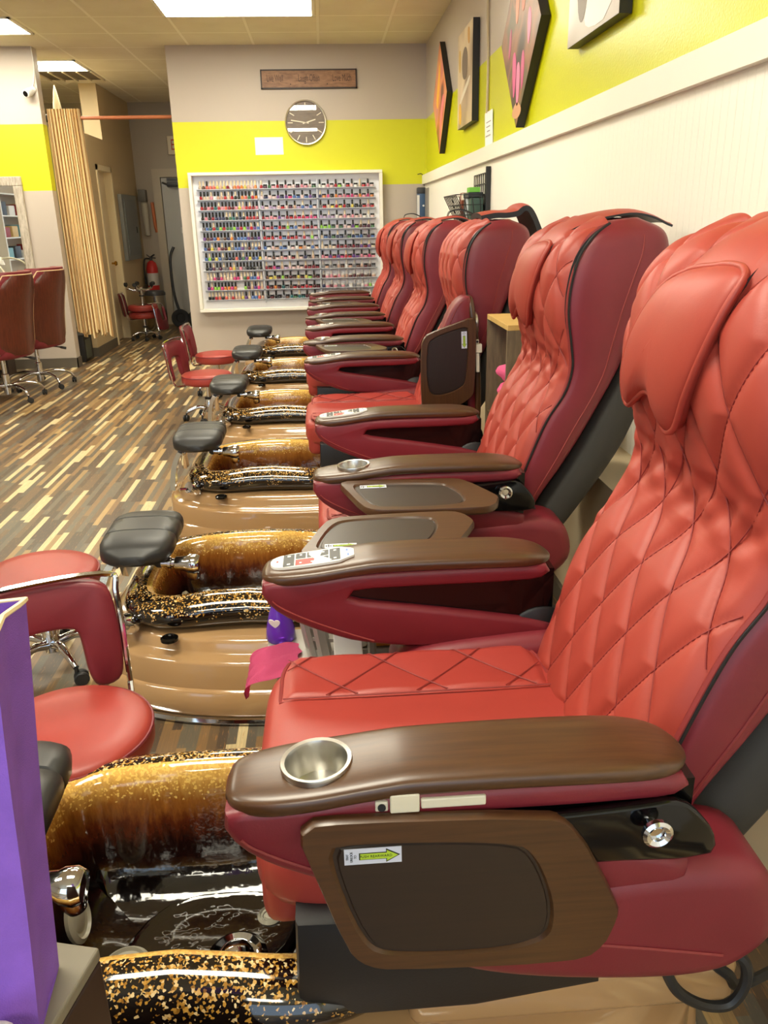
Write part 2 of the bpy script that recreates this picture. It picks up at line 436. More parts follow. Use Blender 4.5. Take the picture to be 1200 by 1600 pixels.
# ------------------------------------------------------------------ ceiling fixtures
def troffer(x0, y0, x1, y1, label):
    t = thing('ceiling_light', label, 'ceiling light', ((x0+x1)/2, (y0+y1)/2, ZC), 0, 'ceiling light panels')
    w, h = (x1-x0)/2, (y1-y0)/2
    bm = bmesh.new()
    for c0, c1 in (((-w, -h, -.012), (w, -h+.025, 0)), ((-w, h-.025, -.012), (w, h, 0)), ((-w, -h, -.012), (-w+.025, h, 0)), ((w-.025, -h, -.012), (w, h, 0))):
        box(bm, [(a+b)/2 for a, b in zip(c0, c1)], [b-a for a, b in zip(c0, c1)])
    obj('frame', bm, white_paint, t, smooth=False)
    obj('diffuser', bb((-w+.025, -h+.025, -.008), (w-.025, h-.025, -.002)), emit_panel, t, smooth=False)
troffer(-1.206, 7.03, .014, 7.64, 'glowing white light panel above the clock wall, widest in view')
troffer(-3.646, 7.64, -2.426, 8.25, 'glowing light panel at the left edge in front of the yellow partition')
troffer(-3.646, 9.47, -2.426, 10.08, 'glowing light panel behind the left partition next to the air vent')
for y in (3.98, .93, -2.1):
    troffer(-1.206, y, .014, y+.61, 'ceiling light panel over the row of pedicure chairs')
for y in (4.59, .93):
    troffer(-3.646, y, -2.426, y+.61, 'ceiling light panel over the open floor on the left')
v = thing('ceiling_vent', 'brown slotted air return vent in the ceiling behind the partition', 'vent', (-2.73, 10.39, ZC))
obj('backing', bb((-.30, -.30, -.004), (.30, .30, 0)), mat('vent shadow brown', (92, 80, 62), .7), v, smooth=False)
bm = bmesh.new()
for x in (-.3, -.15, 0, .15, .3): box(bm, (x, 0, -.01), (.018, .61, .02))
obj('vent_bars', bm, mat('vent cream', (214, 200, 170), .5), v, smooth=False)

# ------------------------------------------------------------------ back wall things
# sign board
s = thing('sign_board', 'long wooden sign reading Live Well Laugh Often Love Much above the clock', 'sign', (-.065, YB, 2.693))
obj('board', bb((-.45, -.018, -.072), (.45, 0, .072)), m_wood('burnt sign wood', (120, 84, 58), (168, 124, 88), .5, (5, 30, 20), 0), s, smooth=False)
bm = bmesh.new()
for c0, c1 in (((-.462, -.024, .072), (.462, 0, .084)), ((-.462, -.024, -.084), (.462, 0, -.072)), ((-.462, -.024, -.084), (-.45, 0, .084)), ((.45, -.024, -.084), (.462, 0, .084))):
    box(bm, [(a+b)/2 for a, b in zip(c0, c1)], [b-a for a, b in zip(c0, c1)])
obj('border', bm, mat('dark border', (52, 36, 28), .5), s, smooth=False)
bm = bmesh.new()
for tx, x in (('Live Well', -.325), ('Laugh Often', .0), ('Love Much', .318)):
    text_bm(tx, .088, rotm(PI/2, 0, 0, (x, -.0185, .005)), .47, bm=bm)
for x in (-.178, .175): lathe(bm, [(0, 0), (.006, 0), (.006, .001), (0, .001)], 8, axis_to((0, -1, 0), (x, -.018, -.045)))
obj('lettering', bm, mat('dark lettering', (74, 50, 38), .6), s, smooth=False)
# clock
c = thing('wall_clock', 'round wall clock with grey wood face and pale rim on the yellow band', 'clock', (-.115, YB, 2.312))
A = axis_to((0, -1, 0), (0, 0, 0))
obj('clock_face', lathe(bmesh.new(), [(0, 0), (.195, 0), (.195, .012), (0, .012)], 48, A), m_wood('grey wood clock face', (92, 80, 68), (128, 112, 96), .3, (3, 3, 30), 1.0), c)
MATS_CF = bpy.data.materials['grey wood clock face'].node_tree.nodes['Principled BSDF']
MATS_CF.inputs['Coat Roughness'].default_value = .0; MATS_CF.inputs['Coat IOR'].default_value = 1.9
obj('rim', lathe(bmesh.new(), [(.186, .004), (.2, .0), (.204, .02), (.198, .034), (.190, .032), (.188, .012)], 48, A, caps=False), mat('champagne metal', (206, 196, 172), .3, metal=1), c)
hm = mat('cream clock marks', (236, 226, 204), .4)
for k in range(12):
    a = k*PI/6
    bm = box(bmesh.new(), (0, -.0145, .152), (.007, .004, .05)); bmesh.ops.rotate(bm, cent=(0, 0, 0), matrix=Matrix.Rotation(a, 3, 'Y'), verts=bm.verts)
    obj('hour_mark', bm, hm, c, smooth=False)
for a, L in ((math.radians(74), .10), (math.radians(-81), .145)):
    bm = box(bmesh.new(), (0, -.018, L/2-.015), (.009, .003, L+.03)); bmesh.ops.rotate(bm, cent=(0, 0, 0), matrix=Matrix.Rotation(a, 3, 'Y'), verts=bm.verts)
    obj('clock_hand', bm, hm, c, smooth=False)
tag(obj('white_rectangle', bb((-.622, YB-.002, 2.03), (-.347, YB, 2.188)), paper, smooth=False), 'blank white rectangle flat on the yellow band left of clock', 'paper')  # plain white rectangle lying flat on the yellow band
# corner dispenser on the back wall
t = thing('wall_dispenser', 'blue and black wall dispenser in the back right corner', 'dispenser', (1.015, YB, 1.55))
obj('housing', bb((-.042, -.07, -.15), (.042, 0, .15), .015), mat('blue plastic', (70, 96, 130), .3), t)
obj('top_cover', bb((-.044, -.074, .09), (.044, 0, .154), .012), dark_pl, t)
obj('label_strip', bb((-.045, -.072, -.14), (-.02, -.0702, .08)), white_pl, t, smooth=False)
obj('button', lathe(bmesh.new(), [(0, 0), (.01, 0), (.01, .006), (0, .006)], 12, axis_to((0, -1, 0), (.02, -.069, -.02))), white_pl, t)
t = tag(obj('cover_plate', bb((XR-.024, 8.45, 1.38), (XR-.018, 8.74, 1.69), .0), grey_pl, smooth=False), 'plain grey cover plate on the white panelling at the back corner', 'plate')
tag(obj('loose_wire', tube(bmesh.new(), catmull([(1.05, YB-.002, 1.80), (1.02, YB-.03, 1.83), (.98, YB-.035, 1.825)], 5), .004), black_matt), 'short black wire sticking out of the wall above the dispenser', 'wire')
# security camera on the partition
t = thing('security_camera', 'small white security camera high on the left partition', 'camera', (-2.70, YB, 2.60))
obj('wall_base', lathe(bmesh.new(), [(0, 0), (.028, 0), (.026, .02), (.01, .035), (0, .035)], 16, axis_to((0, -1, 0), (.03, 0, .03))), white_pl, t)
M = axis_to((-.35, -.85, -.35), (.0, -.05, .0))
obj('camera_body', lathe(bmesh.new(), [(0, -.05), (.03, -.045), (.036, -.01), (.036, .05), (.03, .056), (0, .056)], 20, M), white_pl, t)
obj('lens', lathe(bmesh.new(), [(0, .055), (.026, .055), (.024, .06), (0, .06)], 20, M), black_gloss, t)
obj('cable', tube(bmesh.new(), catmull([(.03, -.01, .05), (.05, -.008, .12), (.066, -.005, .22), (.064, -.004, .39)], 5), .004), white_pl, t)

# ------------------------------------------------------------------ nail polish rack
rack = thing('polish_rack', 'large white wall rack of nail polish on the back wall', 'rack', (-.335, YB, .536))
RW, RH, RD = .957, 1.338, .10
obj('back_panel', bb((-RW+.02, -.012, .02), (RW-.02, 0, RH-.02)), mat('rack back white', (236, 236, 240), .2, coat=.8), rack, smooth=False)
bm = bmesh.new()
for c0, c1 in (((-RW, -RD, 0), (RW, 0, .03)), ((-RW, -RD, RH-.03), (RW, 0, RH)), ((-RW, -RD, .03), (-RW+.032, 0, RH-.03)), ((RW-.032, -RD, .03), (RW, 0, RH-.03))):
    box(bm, [(a+b)/2 for a, b in zip(c0, c1)], [b-a for a, b in zip(c0, c1)], .004)
obj('rack_frame', bm, white_paint, rack, smooth=False)
acry = mat('clear shelf acrylic', (196, 198, 206), .15)
SHZ = [1.178-.0967*k for k in range(12)]
BAYS = [(-.872, -.292), (-.272, .292), (.310, .872)]
for z in SHZ:
    bm = bb((-.888, -.062, z-.006), (.888, -.012, z)); box(bm, (0, -.060, z+.001), (1.776, .004, .012))
    obj('shelf', bm, acry, rack, smooth=False)
for x in (-.282, .301): obj('divider', bb((x-.005, -.062, .08), (x+.005, -.012, 1.26)), acry, rack, smooth=False)
PAL = [('red', (190, 30, 44)), ('crimson', (140, 20, 40)), ('coral', (226, 98, 84)), ('pink', (232, 140, 160)), ('pale pink', (238, 200, 200)), ('hot pink', (222, 60, 130)), ('nude', (214, 170, 146)), ('beige', (226, 204, 178)), ('plum', (92, 36, 70)), ('purple', (110, 66, 150)), ('lilac', (186, 160, 206)), ('navy', (36, 44, 92)), ('blue', (70, 110, 186)), ('teal', (36, 110, 116)), ('green', (60, 116, 74)), ('lime green', (150, 220, 70)), ('yellow', (228, 206, 84)), ('orange', (230, 130, 50)), ('brown', (98, 62, 50)), ('black', (26, 24, 28)), ('grey', (128, 126, 132)), ('white', (238, 236, 234)), ('maroon', (90, 22, 34))]
capb = mat('black cap', (18, 18, 20), .3); capw = mat('cream cap', (222, 206, 178), .35); caps = mat('clear cap', (206, 200, 196), .15)
BM = {}
def bottle_mesh(kind, ci, cap):
    k = (kind, ci, cap)
    if k in BM: return BM[k]
    bm = bmesh.new()
    if kind == 'bottle':
        lathe(bm, [(0, 0), (.0125, 0), (.0135, .003), (.0135, .026), (.010, .032), (.006, .034), (0, .034)], 10)
        n0 = len(bm.faces); lathe(bm, [(0, .034), (.0088, .034), (.0076, .07), (.006, .072), (0, .072)], 8); setmat(bm, n0, 1)
    else:
        lathe(bm, [(0, 0), (.016, 0), (.0175, .003), (.0175, .022), (.015, .025), (0, .025)], 12)
        n0 = len(bm.faces); lathe(bm, [(0, .025), (.018, .025), (.018, .037), (.017, .038), (0, .038)], 12); setmat(bm, n0, 1)
    bmesh.ops.scale(bm, vec=(1.12, 1.12, 1.14), verts=bm.verts)
    bmesh.ops.recalc_face_normals(bm, faces=bm.faces)
    me = bpy.data.meshes.new('polish_'+kind); bm.to_mesh(me); bm.free()
    me.materials.append(mat('polish '+PAL[ci][0], tuple(int(.80*q_+.12*sum(PAL[ci][1])/3) for q_ in PAL[ci][1]), .12, coat=.4)); me.materials.append({'black': capb, 'cream': capw, 'clear': caps}[cap])
    me.polygons.foreach_set('use_smooth', [True]*len(me.polygons)); me.set_sharp_from_angle(angle=.7)
    BM[k] = me; return me
ORD = ['first', 'second', 'third', 'fourth', 'fifth', 'sixth', 'seventh', 'eighth', 'ninth', 'tenth', 'eleventh', 'twelfth', 'thirteenth', 'fourteenth', 'fifteenth', 'sixteenth', 'seventeenth', 'eighteenth']
CI = {p[0]: i for i, p in enumerate(PAL)}
ROWC = {0: ['coral', 'beige', 'orange', 'pale pink', 'yellow', 'nude', 'brown'], 1: ['coral', 'red', 'orange', 'nude', 'beige', 'pink'], 2: ['crimson', 'red', 'coral', 'maroon', 'pink'], 3: ['navy', 'black', 'red', 'crimson', 'coral', 'pink'], 4: ['teal', 'green', 'blue', 'red', 'purple', 'teal', 'grey', 'lime green'], 5: ['grey', 'purple', 'navy', 'plum', 'brown', 'blue'], 6: ['yellow', 'blue', 'purple', 'maroon', 'grey', 'pink'], 7: ['navy', 'black', 'blue', 'purple', 'grey', 'yellow'], 8: ['black', 'grey', 'navy', 'plum', 'white'], 9: ['red', 'beige', 'hot pink', 'blue', 'pale pink'], 10: ['orange', 'purple', 'nude', 'lime green', 'navy', 'hot pink'], 11: ['red', 'pale pink', 'coral', 'nude', 'black', 'blue']}
MIDC = {0: ['pink', 'red', 'pale pink', 'plum'], 1: ['pale pink', 'hot pink', 'purple', 'blue'], 2: ['lilac', 'pale pink', 'blue', 'red'], 3: ['red', 'crimson', 'hot pink', 'pink'], 4: ['red', 'pink', 'crimson', 'blue'], 5: ['blue', 'red', 'crimson', 'lilac'], 6: ['pale pink', 'nude', 'white', 'blue'], 7: ['nude', 'pale pink', 'grey', 'brown'], 8: ['lilac', 'purple', 'pale pink', 'crimson'], 9: ['brown', 'maroon', 'yellow', 'lime green'], 10: ['maroon', 'red', 'grey', 'brown'], 11: ['brown', 'maroon', 'teal', 'black']}
RGTC = {0: ['pink', 'red', 'pale pink', 'white'], 1: ['pink', 'hot pink', 'navy', 'orange'], 2: ['crimson', 'red', 'black', 'yellow'], 3: ['pink', 'pale pink', 'lilac', 'white'], 4: ['pale pink', 'blue', 'green', 'lime green'], 5: ['navy', 'blue', 'grey', 'green'], 6: ['crimson', 'purple', 'plum', 'beige'], 7: ['hot pink', 'purple', 'pink', 'red'], 8: ['nude', 'brown', 'white', 'grey'], 9: ['maroon', 'brown', 'pink', 'nude'], 10: ['pink', 'grey', 'white', 'lime green'], 11: ['pale pink', 'maroon', 'nude', 'grey']}
BAYN = ['left', 'middle', 'right']
rx, ry, rz0 = rack.location
rest = []
NB = 0
for r, z in enumerate(SHZ):
    for b, (x0, x1) in enumerate(BAYS):
        items = []
        if b == 0:
            n = 17
            for i in range(n):
                if r == 10 and i in (9, 10): continue
                items.append(('bottle', x0+(i+.5)*(x1-x0)/n, -.036, i, n))
        else:
            n = 7; pit = (x1-x0)/n
            for i in range(n):
                items.append(('bottle', x0+(i+.25)*pit, -.030, i, n))
                items.append(('jar', x0+(i+.74)*pit, -.040, i, n))
        for kind, x, y, i, n in items:
            pal = (ROWC, MIDC, RGTC)[b][r]
            cn = random.choice(pal) if random.random() < .85 else random.choice(PAL)[0]
            if kind == 'jar': cap = 'black' if r < 9 or b == 1 else 'clear'
            elif b == 2 and r >= 8: cap = 'clear'
            else: cap = 'cream' if random.random() < (.75 if (b == 0 and r in (0, 9, 11)) else .22) else 'black'
            if r == 10 and b == 2 and i == 6 and kind == 'bottle': cn = 'lime green'
            me = bottle_mesh(kind, CI[cn], cap)
            if kind == 'bottle' and b and r >= 7:
                rest.append((me, rx+x, ry+y, rz0+z, r >= 7)); continue
            o = bpy.data.objects.new('polish_bottle' if kind == 'bottle' else 'polish_jar', me); COL.objects.link(o)
            o.location = (rx+x, ry+y, rz0+z)
            if kind == 'bottle':
                lab = '%s %s-capped polish bottle, %s from left, %s bay, %s shelf down' % (cn, cap, ORD[i], BAYN[b], ORD[r])
                tag(o, lab, 'bottle', 'nail polish bottles on the rack')
            else:
                lab = '%s squat polish jar, %s-lidded, %s from left, %s bay, %s shelf down' % (cn, cap, ORD[i], BAYN[b], ORD[r])
                tag(o, lab, 'jar', 'squat polish jars on the rack')
bm = bmesh.new(); slots = []
for me, x, y, z, _ in rest:
    t = bmesh.new(); t.from_mesh(me)
    for f in t.faces:
        m_ = me.materials[f.material_index]
        if m_ not in slots: slots.append(m_)
        f.material_index = slots.index(m_)
    bmesh.ops.translate(t, vec=(x, y, z), verts=t.verts); join(bm, t)
o = obj('polish_bottles', bm, slots); tag(o, 'tall polish bottles on the lower shelves of middle and right bays', 'bottles', None, 'stuff')

# ------------------------------------------------------------------ pedicure spa chairs
# local axes: x towards the wall, y along the row, z up; origin on the floor under the seat's middle
def make_base(root):
    bm = bmesh.new(); N = 96
    def plan(d, z):
        out = []
        for x, y in superell(N, 1, 1, 2.6):
            e = .74-d; w = .43-d
            px = -.05+x*(e if x < 0 else e-.07); py = y*w
            if px > .1: py = math.copysign(min(abs(py)*1.06, w*.98), py)
            out.append((px, py, z))
        return out
    loft(bm, [plan(d, z) for d, z in ((.02, .006), (.008, .014), (.0, .03), (.0, .098), (.006, .104), (.012, .108), (.014, .185), (.018, .192), (.03, .198), (.05, .203), (.056, .21), (.062, .232), (.070, .243), (.09, .250), (.12, .252))]+[[(x, y, .2525) for x, y in superell(N, .325, .225, 4.4, (-.27, 0))], [(x, y, .22) for x, y in superell(N, .315, .215, 4.4, (-.27, 0))]], caps=False)
    box(bm, (.335, 0, .285), (.51, .606, .09), .02, 3)
    o = obj('tub_base', bm, tan_gel, root, angle=50)
    bm = tube(bmesh.new(), [(x, y, .012) for x, y, z in plan(-.006, 0)], .011, 6, closed=True)
    obj('base_trim', bm, chrome, o)
    for s in (-1, 1):
        pts = [(-.20+.36*u, s*(.4215+.0015), .045+.115*math.sin(u*PI/2)) for u in [k/14 for k in range(15)]]
        # follow the flared wall of the base
        obj('swoosh_groove', tube(bmesh.new(), [(x, s*(.416+.012*min(1, max(0, (.19-x)/.3))), z) for x, y, z in pts], .006, 6), mat('groove metal', (150, 132, 104), .3, metal=.6), o)
    for x, y in ((-.50, -.338), (-.50, .338)):
        obj('deck_button', lathe(bmesh.new(), [(0, 0), (.026, 0), (.026, .008), (.02, .012), (.018, .008), (0, .009)], 20, Matrix.Translation((x, y, .248))), black_gloss, o)
    return o
def make_bowl(root):
    N = 96; cx, a, b = -.27, .335, .250
    base = superell(N, a, b, 4.4, (cx, 0))
    nor = []
    for i in range(N):
        p, q = base[i-1], base[(i+1) % N]; t = (q[0]-p[0], q[1]-p[1]); l = math.hypot(*t); nor.append((t[1]/l, -t[0]/l))
    def ring(o, z):
        R = []
        for i in range(N):
            x, y = base[i]
            u = (x-cx)/a; wav = 1-.035*math.cos(u*PI*1.25+.4)*(abs(y)/b)**2
            lift = .010*math.cos(u*PI*1.1+.3)*max(0, min(1, (z-.25)/.1))
            R.append((x+nor[i][0]*o, y*wav+nor[i][1]*o, z+lift))
        return R
    bm = bmesh.new()
    prof_o = [(-.012, .235), (.004, .25), (.012, .256), (.036, .258), (.054, .266), (.066, .281), (.070, .299), (.066, .317), (.053, .333), (.034, .345), (.014, .351), (-.004, .350)]
    loft(bm, [ring(o, z) for o, z in prof_o], caps=False)
    bowl = obj('basin_lip', bm, resin_out, root, angle=180)
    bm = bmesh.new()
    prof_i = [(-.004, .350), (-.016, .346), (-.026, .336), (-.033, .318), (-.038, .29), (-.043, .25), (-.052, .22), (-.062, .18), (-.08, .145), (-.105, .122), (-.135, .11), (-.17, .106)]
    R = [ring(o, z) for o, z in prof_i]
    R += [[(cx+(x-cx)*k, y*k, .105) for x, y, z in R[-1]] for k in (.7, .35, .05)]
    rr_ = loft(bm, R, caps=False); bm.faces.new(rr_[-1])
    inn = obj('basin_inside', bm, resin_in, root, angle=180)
    # moulded step in the bottom
    bm = bmesh.new(); P = resample(smooth_poly([(-.46, -.14), (-.40, .12), (-.16, .13), (-.09, .06), (-.12, -.04), (-.22, -.10)], 2), 40)
    loft(bm, [[(x, y, .104) for x, y in P], [(x, y, .116) for x, y in P], [(-.27+(x+.27)*.94, y*.93, .124) for x, y in P], [(-.27+(x+.27)*.88, y*.86, .119) for x, y in P], [(-.27+(x+.27)*.5, y*.5, .118) for x, y in P]])
    obj('basin_step', bm, mat('black resin', (12, 8, 7), .05, coat=.8, bump=.35, bscale=24, bdist=.012), inn)
    M = Matrix.Translation((-.215, -.035, .115))
    obj('drain', lathe(bmesh.new(), [(0, 0), (.054, 0), (.056, .006), (.046, .014), (.036, .007), (.031, .016), (.020, .026), (0, .030)], 28, M), chrome, inn)
    jm = mat('jet grey', (168, 164, 148), .35)
    for p, n in (((-.508, .0, .20), (1, 0, .25)), ((-.415, -.045, .120), (0, 0, 1)), ((-.16, .055, .112), (0, 0, 1))):
        k = 1 if p[0] < -.2 else .55
        obj('jet', lathe(bmesh.new(), [(0, .0), (.042*k, 0), (.044*k, .008), (.036*k, .014), (.033*k, .008), (.024*k, .006), (.018*k, .010), (0, .010)], 26, axis_to(n, p)), jm, inn)
def make_footrest(root):
    # three-ridged foam pad, arched along y
    pts = []
    ys = [-.185, -.182, -.17, -.15, -.11, -.064, -.060, -.056, -.02, .02, .056, .060, .064, .11, .15, .17, .182, .185]
    bm = bmesh.new(); rings = []
    for y in ys:
        e = min(1.0, (1-(abs(y)/.1855)**8)) if abs(y) < .185 else .05
        e = max(.12, e)**.5
        g = .80 if abs(abs(y)-.060) < .003 else 1.0
        zt = .498-1.1*max(0, abs(y)-.05)**2*(.9 if y < 0 else .7)
        R = []
        for u, w in superell(28, .115*e*(.9+.1*g), .036*e*g, 3.2):
            R.append((-.618+u-.12*max(0, y)*.3, y, zt-.040+w*1.1))
        rings.append(R)
    loft(bm, rings)
    pad = obj('footrest_pad', bm, pad_black, root, angle=60)
    # chrome bracket: arched blade with two uprights
    bm = bmesh.new()
    path = [(-.735, .252), (-.733, .32), (-.722, .37), (-.70, .41), (-.665, .432), (-.62, .438), (-.56, .436)]
    P2 = catmull([(x, 0, z) for x, z in path], 4)
    for s in (-1, 1):
        L = []
        for p in P2:
            w = .066; th = .011; k = (p.z-.275)/.16
            yc = s*(.165-.085*k)
            L.append([(p.x-th, yc-w/2, p.z), (p.x+th, yc-w/2, p.z-.004), (p.x+th, yc+w/2, p.z-.004), (p.x-th, yc+w/2, p.z)])
        loft(bm, L)
    box(bm, (-.60, 0, .440), (.15, .20, .016), .006)
    tube(bm, catmull([(-.70, -.10, .395), (-.71, 0, .41), (-.70, .10, .395)], 6), .010)
    lathe(bm, [(0, 0), (.014, 0), (.014, .012), (0, .016)], 12, axis_to((0, -1, .2), (-.69, -.105, .40)))
    obj('footrest_bracket', bm, chrome, root, angle=50)
    bm = bmesh.new()
    lathe(bm, [(0, 0), (.03, 0), (.034, .02), (.026, .05), (0, .052)], 18, axis_to((-.5, -.6, .4), (-.62, -.255, .265)))
    tube(bm, [(-.66, -.29, .28), (-.685, -.31, .285)], .007)
    obj('fill_valve', bm, chrome, root)
    # pull-out sprayer lying over the left lip
    bm = bmesh.new()
    M = axis_to((1, -.05, -.08), (-.545, -.125, .408))
    lathe(bm, [(0, 0), (.014, 0), (.014, .02), (.018, .022), (.018, .03), (.014, .032), (.014, .04), (.021, .045), (.024, .075), (.030, .085), (.032, .105), (.026, .118), (0, .12)], 20, M)
    lathe(bm, [(0, 0), (.02, 0), (.022, .03), (.016, .045), (0, .046)], 18, axis_to((.2, 0, -1), (-.455, -.128, .395)))
    obj('sprayer', bm, chrome, root, angle=50)
    obj('sprayer_collar', lathe(bmesh.new(), [(0, -.02), (.012, -.02), (.017, -.012), (.017, 0), (.012, .0), (0, 0)], 16, M), black_matt, root)

FK = [(.385, .47), (.40, .52), (.425, .62), (.455, .73), (.50, .85), (.55, .93), (.565, 1.0), (.553, 1.06), (.530, 1.15), (.530, 1.23), (.550, 1.30), (.60, 1.352), (.68, 1.386)]
RK = [(.46, .47), (.475, .52), (.525, .62), (.595, .72), (.66, .83), (.70, .91), (.735, .98), (.765, 1.06), (.81, 1.16), (.845, 1.24), (.865, 1.30), (.845, 1.36), (.77, 1.394)]
WK = [.262, .268, .274, .276, .276, .276, .278, .28, .282, .282, .278, .268, .235]
SUB = 6
FC = [(v.x, v.y) for v in catmull([(x, z, 0) for x, z in FK], SUB)]
RC = [(v.x, v.y) for v in catmull([(x, z, 0) for x, z in RK], SUB)]
WC = [v.x for v in catmull([(w, 0, 0) for w in WK], SUB)]
ARC = [0]
for i in range(1, len(FC)): ARC.append(ARC[-1]+math.hypot(FC[i][0]-FC[i-1][0], FC[i][1]-FC[i-1][1]))
def at_arc(L):
    i = 0
    while i < len(ARC)-2 and ARC[i+1] < L: i += 1
    u = (L-ARC[i])/(ARC[i+1]-ARC[i])
    f = tuple(FC[i][k]+(FC[i+1][k]-FC[i][k])*u for k in (0, 1)); r = tuple(RC[i][k]+(RC[i+1][k]-RC[i][k])*u for k in (0, 1))
    w = WC[i]+(WC[i+1]-WC[i])*u
    j = min(max(i, 1), len(FC)-2); tx, tz = FC[j+1][0]-FC[j-1][0], FC[j+1][1]-FC[j-1][1]; l = math.hypot(tx, tz)
    return f, r, w, (-tz/l, tx/l)
def arc_of_z(z):
    for i in range(len(FC)-1):
        if FC[i][1] <= z <= FC[i+1][1]: return ARC[i]+(z-FC[i][1])/(FC[i+1][1]-FC[i][1])*(ARC[i+1]-ARC[i])
    return ARC[-1]
def front_pt(L, v, d):
    """point on the backrest front at arc L, fraction v of the half width, d outwards"""
    f, r, w, n = at_arc(L)
    s = .5-.5*(max(0, 1-min(.999, abs(v))**5))**.2
    dep = math.hypot(r[0]-f[0], r[1]-f[1])
    return (f[0]-n[0]*(s*dep)+n[0]*d, v*w, f[1]-n[1]*(s*dep)+n[1]*d)
def make_back(root):
    bm = bmesh.new(); rings = []
    for (fx, fz), (rx_, rz_), w in zip(FC, RC, WC):
        R = []
        for cv, cs in superell(40, 1, 1, 5):
            s = .5+.5*cs
            R.append((fx+(rx_-fx)*s, cv*w, fz+(rz_-fz)*s))
        rings.append(R)
    loft(bm, rings)
    back = obj('backrest', bm, leather, root, angle=180)
    # black shell behind the lower back
    bm = bmesh.new(); rings = []
    sh = [((.47, .44), (.545, .43)), ((.50, .53), (.63, .54)), ((.56, .64), (.715, .66)), ((.63, .76), (.775, .76)), ((.69, .88), (.815, .86)), ((.745, .99), (.85, .98)), ((.79, 1.09), (.868, 1.09)), ((.835, 1.18), (.865, 1.19))]
    for a_, b_ in zip(catmull([(x, z, 0) for (x, z), _ in sh], 4), catmull([(x, z, 0) for _, (x, z) in sh], 4)):
        rings.append([(a_.x-.02+(b_.x-a_.x+.02)*(.5+.5*cs), cv*.262, a_.y+(b_.y-a_.y)*(.5+.5*cs)) for cv, cs in superell(32, 1, 1, 4)])
    loft(bm, rings)
    obj('rear_shell', bm, charcoal, root, angle=180)
    # quilted cover
    nl, nv = 240, 100; L0, L1 = .015, ARC[-1]-.002
    bm = bmesh.new(); G = []
    Lg = arc_of_z(1.0)
    for i in range(nl+1):
        L = L0+(L1-L0)*i/nl; row = []
        for j in range(nv+1):
            v = (-1+2*j/nv)*.955
            y = v*at_arc(L)[2]
            p = y/.115+L/.205; q = y/.115-L/.205
            m_ = min(abs(math.sin(PI*p)), abs(math.sin(PI*q))); h = (1-(1-m_)**2.2)**.75
            edge = min(1, (1-abs(v)/.955)*14)
            g = math.exp(-((L-Lg)/.055)**2)
            d = .003+.014*h*edge*(1-.5*g)+g*(.0045*math.sin(y*74+4*math.sin(L*23)+1.3)+.003*math.sin(y*31-L*95))*edge*(.4+.6*h)
            # soft sideways pinch where the cover gathers at the neck
            row.append(bm.verts.new(front_pt(L, v, d)))
        G.append(row)
    for i in range(nl):
        for j in range(nv): bm.faces.new((G[i][j], G[i][j+1], G[i+1][j+1], G[i+1][j]))
    obj('quilted_cover', bm, quilt, back, angle=180)
    bm = bmesh.new()
    for sg in (1, -1):
        for k in range(-14, 16):
            run = []
            for i in range(301):
                L = L0+(L1-L0)*i/300; w = at_arc(L)[2]
                y = sg*.115*(k-L/.205)
                v = y/w
                if abs(v) < .93:
                    gg = math.exp(-((L-Lg)/.055)**2)
                    run.append(front_pt(L, v, .0062))
                else:
                    if len(run) > 3: tube(bm, run, .0013, 4)
                    run = []
            if len(run) > 3: tube(bm, run, .0013, 4)
    obj('diamond_stitching', bm, stitch, back)
    bm = bmesh.new()
    for s in (-1, 1): tube(bm, [front_pt(L0+(L1-L0)*k/90, s*.957, .005) for k in range(91)], .0055, 6)
    obj('cover_piping', bm, stitch, back)
    # zip along each side of the cover
    for s in (-1, 1):
        bm = bmesh.new(); P = []
        for k in range(71):
            L = .02+(ARC[-1]-.04)*k/70; f, r, w, n = at_arc(L); ss = .13
            dx, dz = r[0]-f[0], r[1]-f[1]
            cvv = (1-(abs(2*ss-1))**5)**.2
            P.append([(f[0]+dx*(ss+o_), s*(cvv*w+.0025), f[1]+dz*(ss+o_)) for o_ in (-.035, .0, .035)])
        loft(bm, P, closed=False, caps=False)
        bm2 = bmesh.new()
        zz = [(p[1][0], p[1][1]+s*.002, p[1][2]) for p in P]
        tube(bm, zz, .004, 5)
        obj('zip', bm, mat('black zip tape', (16, 16, 20), .55, bump=.5, bscale=900), back)
    # seam down the side panel
    for s in (-1, 1):
        P = []
        for k in range(40):
            L = .06+(ARC[-1]-.16)*k/39; f, r, w, n = at_arc(L); ss = .66
            cvv = (1-(abs(2*ss-1))**5)**.2
            P.append((f[0]+(r[0]-f[0])*ss, s*(cvv*w-.0005), f[1]+(r[1]-f[1])*ss))
        obj('side_seam', tube(bmesh.new(), P, .0022, 5), stitch, back)
    # kidney head pillow
    bm = bmesh.new(); Lc = arc_of_z(1.105); H = arc_of_z(1.318)-Lc
    OUT = [(0, .17), (.20, .12), (.42, -.0), (.64, -.05), (.86, .05), (1.0, .34), (1.0, .70), (.84, .96), (.45, 1.02), (-.05, 1.0), (-.45, .96), (-.80, .84), (-.98, .55), (-1.0, .26), (-.92, .05), (-.72, -.02), (-.42, .08), (-.20, .15)]
    OUT = [(p.x, p.y) for p in catmull([(x, y, 0) for x, y in OUT], 5, closed=True)]
    def pil(x, y, d): return front_pt(Lc+H*y, .13-x*.45-.36*(y-.25), d)
    nr = 12; rings = []
    for k in range(nr+1):
        r = 1-k/nr*.985; rr = 1-(1-r)**1.0
        pf = .008+.019*(1-rr**3.2)**.75
        rings.append([pil(x*rr, .55+(y-.55)*rr, .013+pf+.010*(1-(.55+(y-.55)*rr))) for x, y in OUT])
    rings.insert(0, [pil(x, y, .014) for x, y in OUT])
    loft(bm, rings)
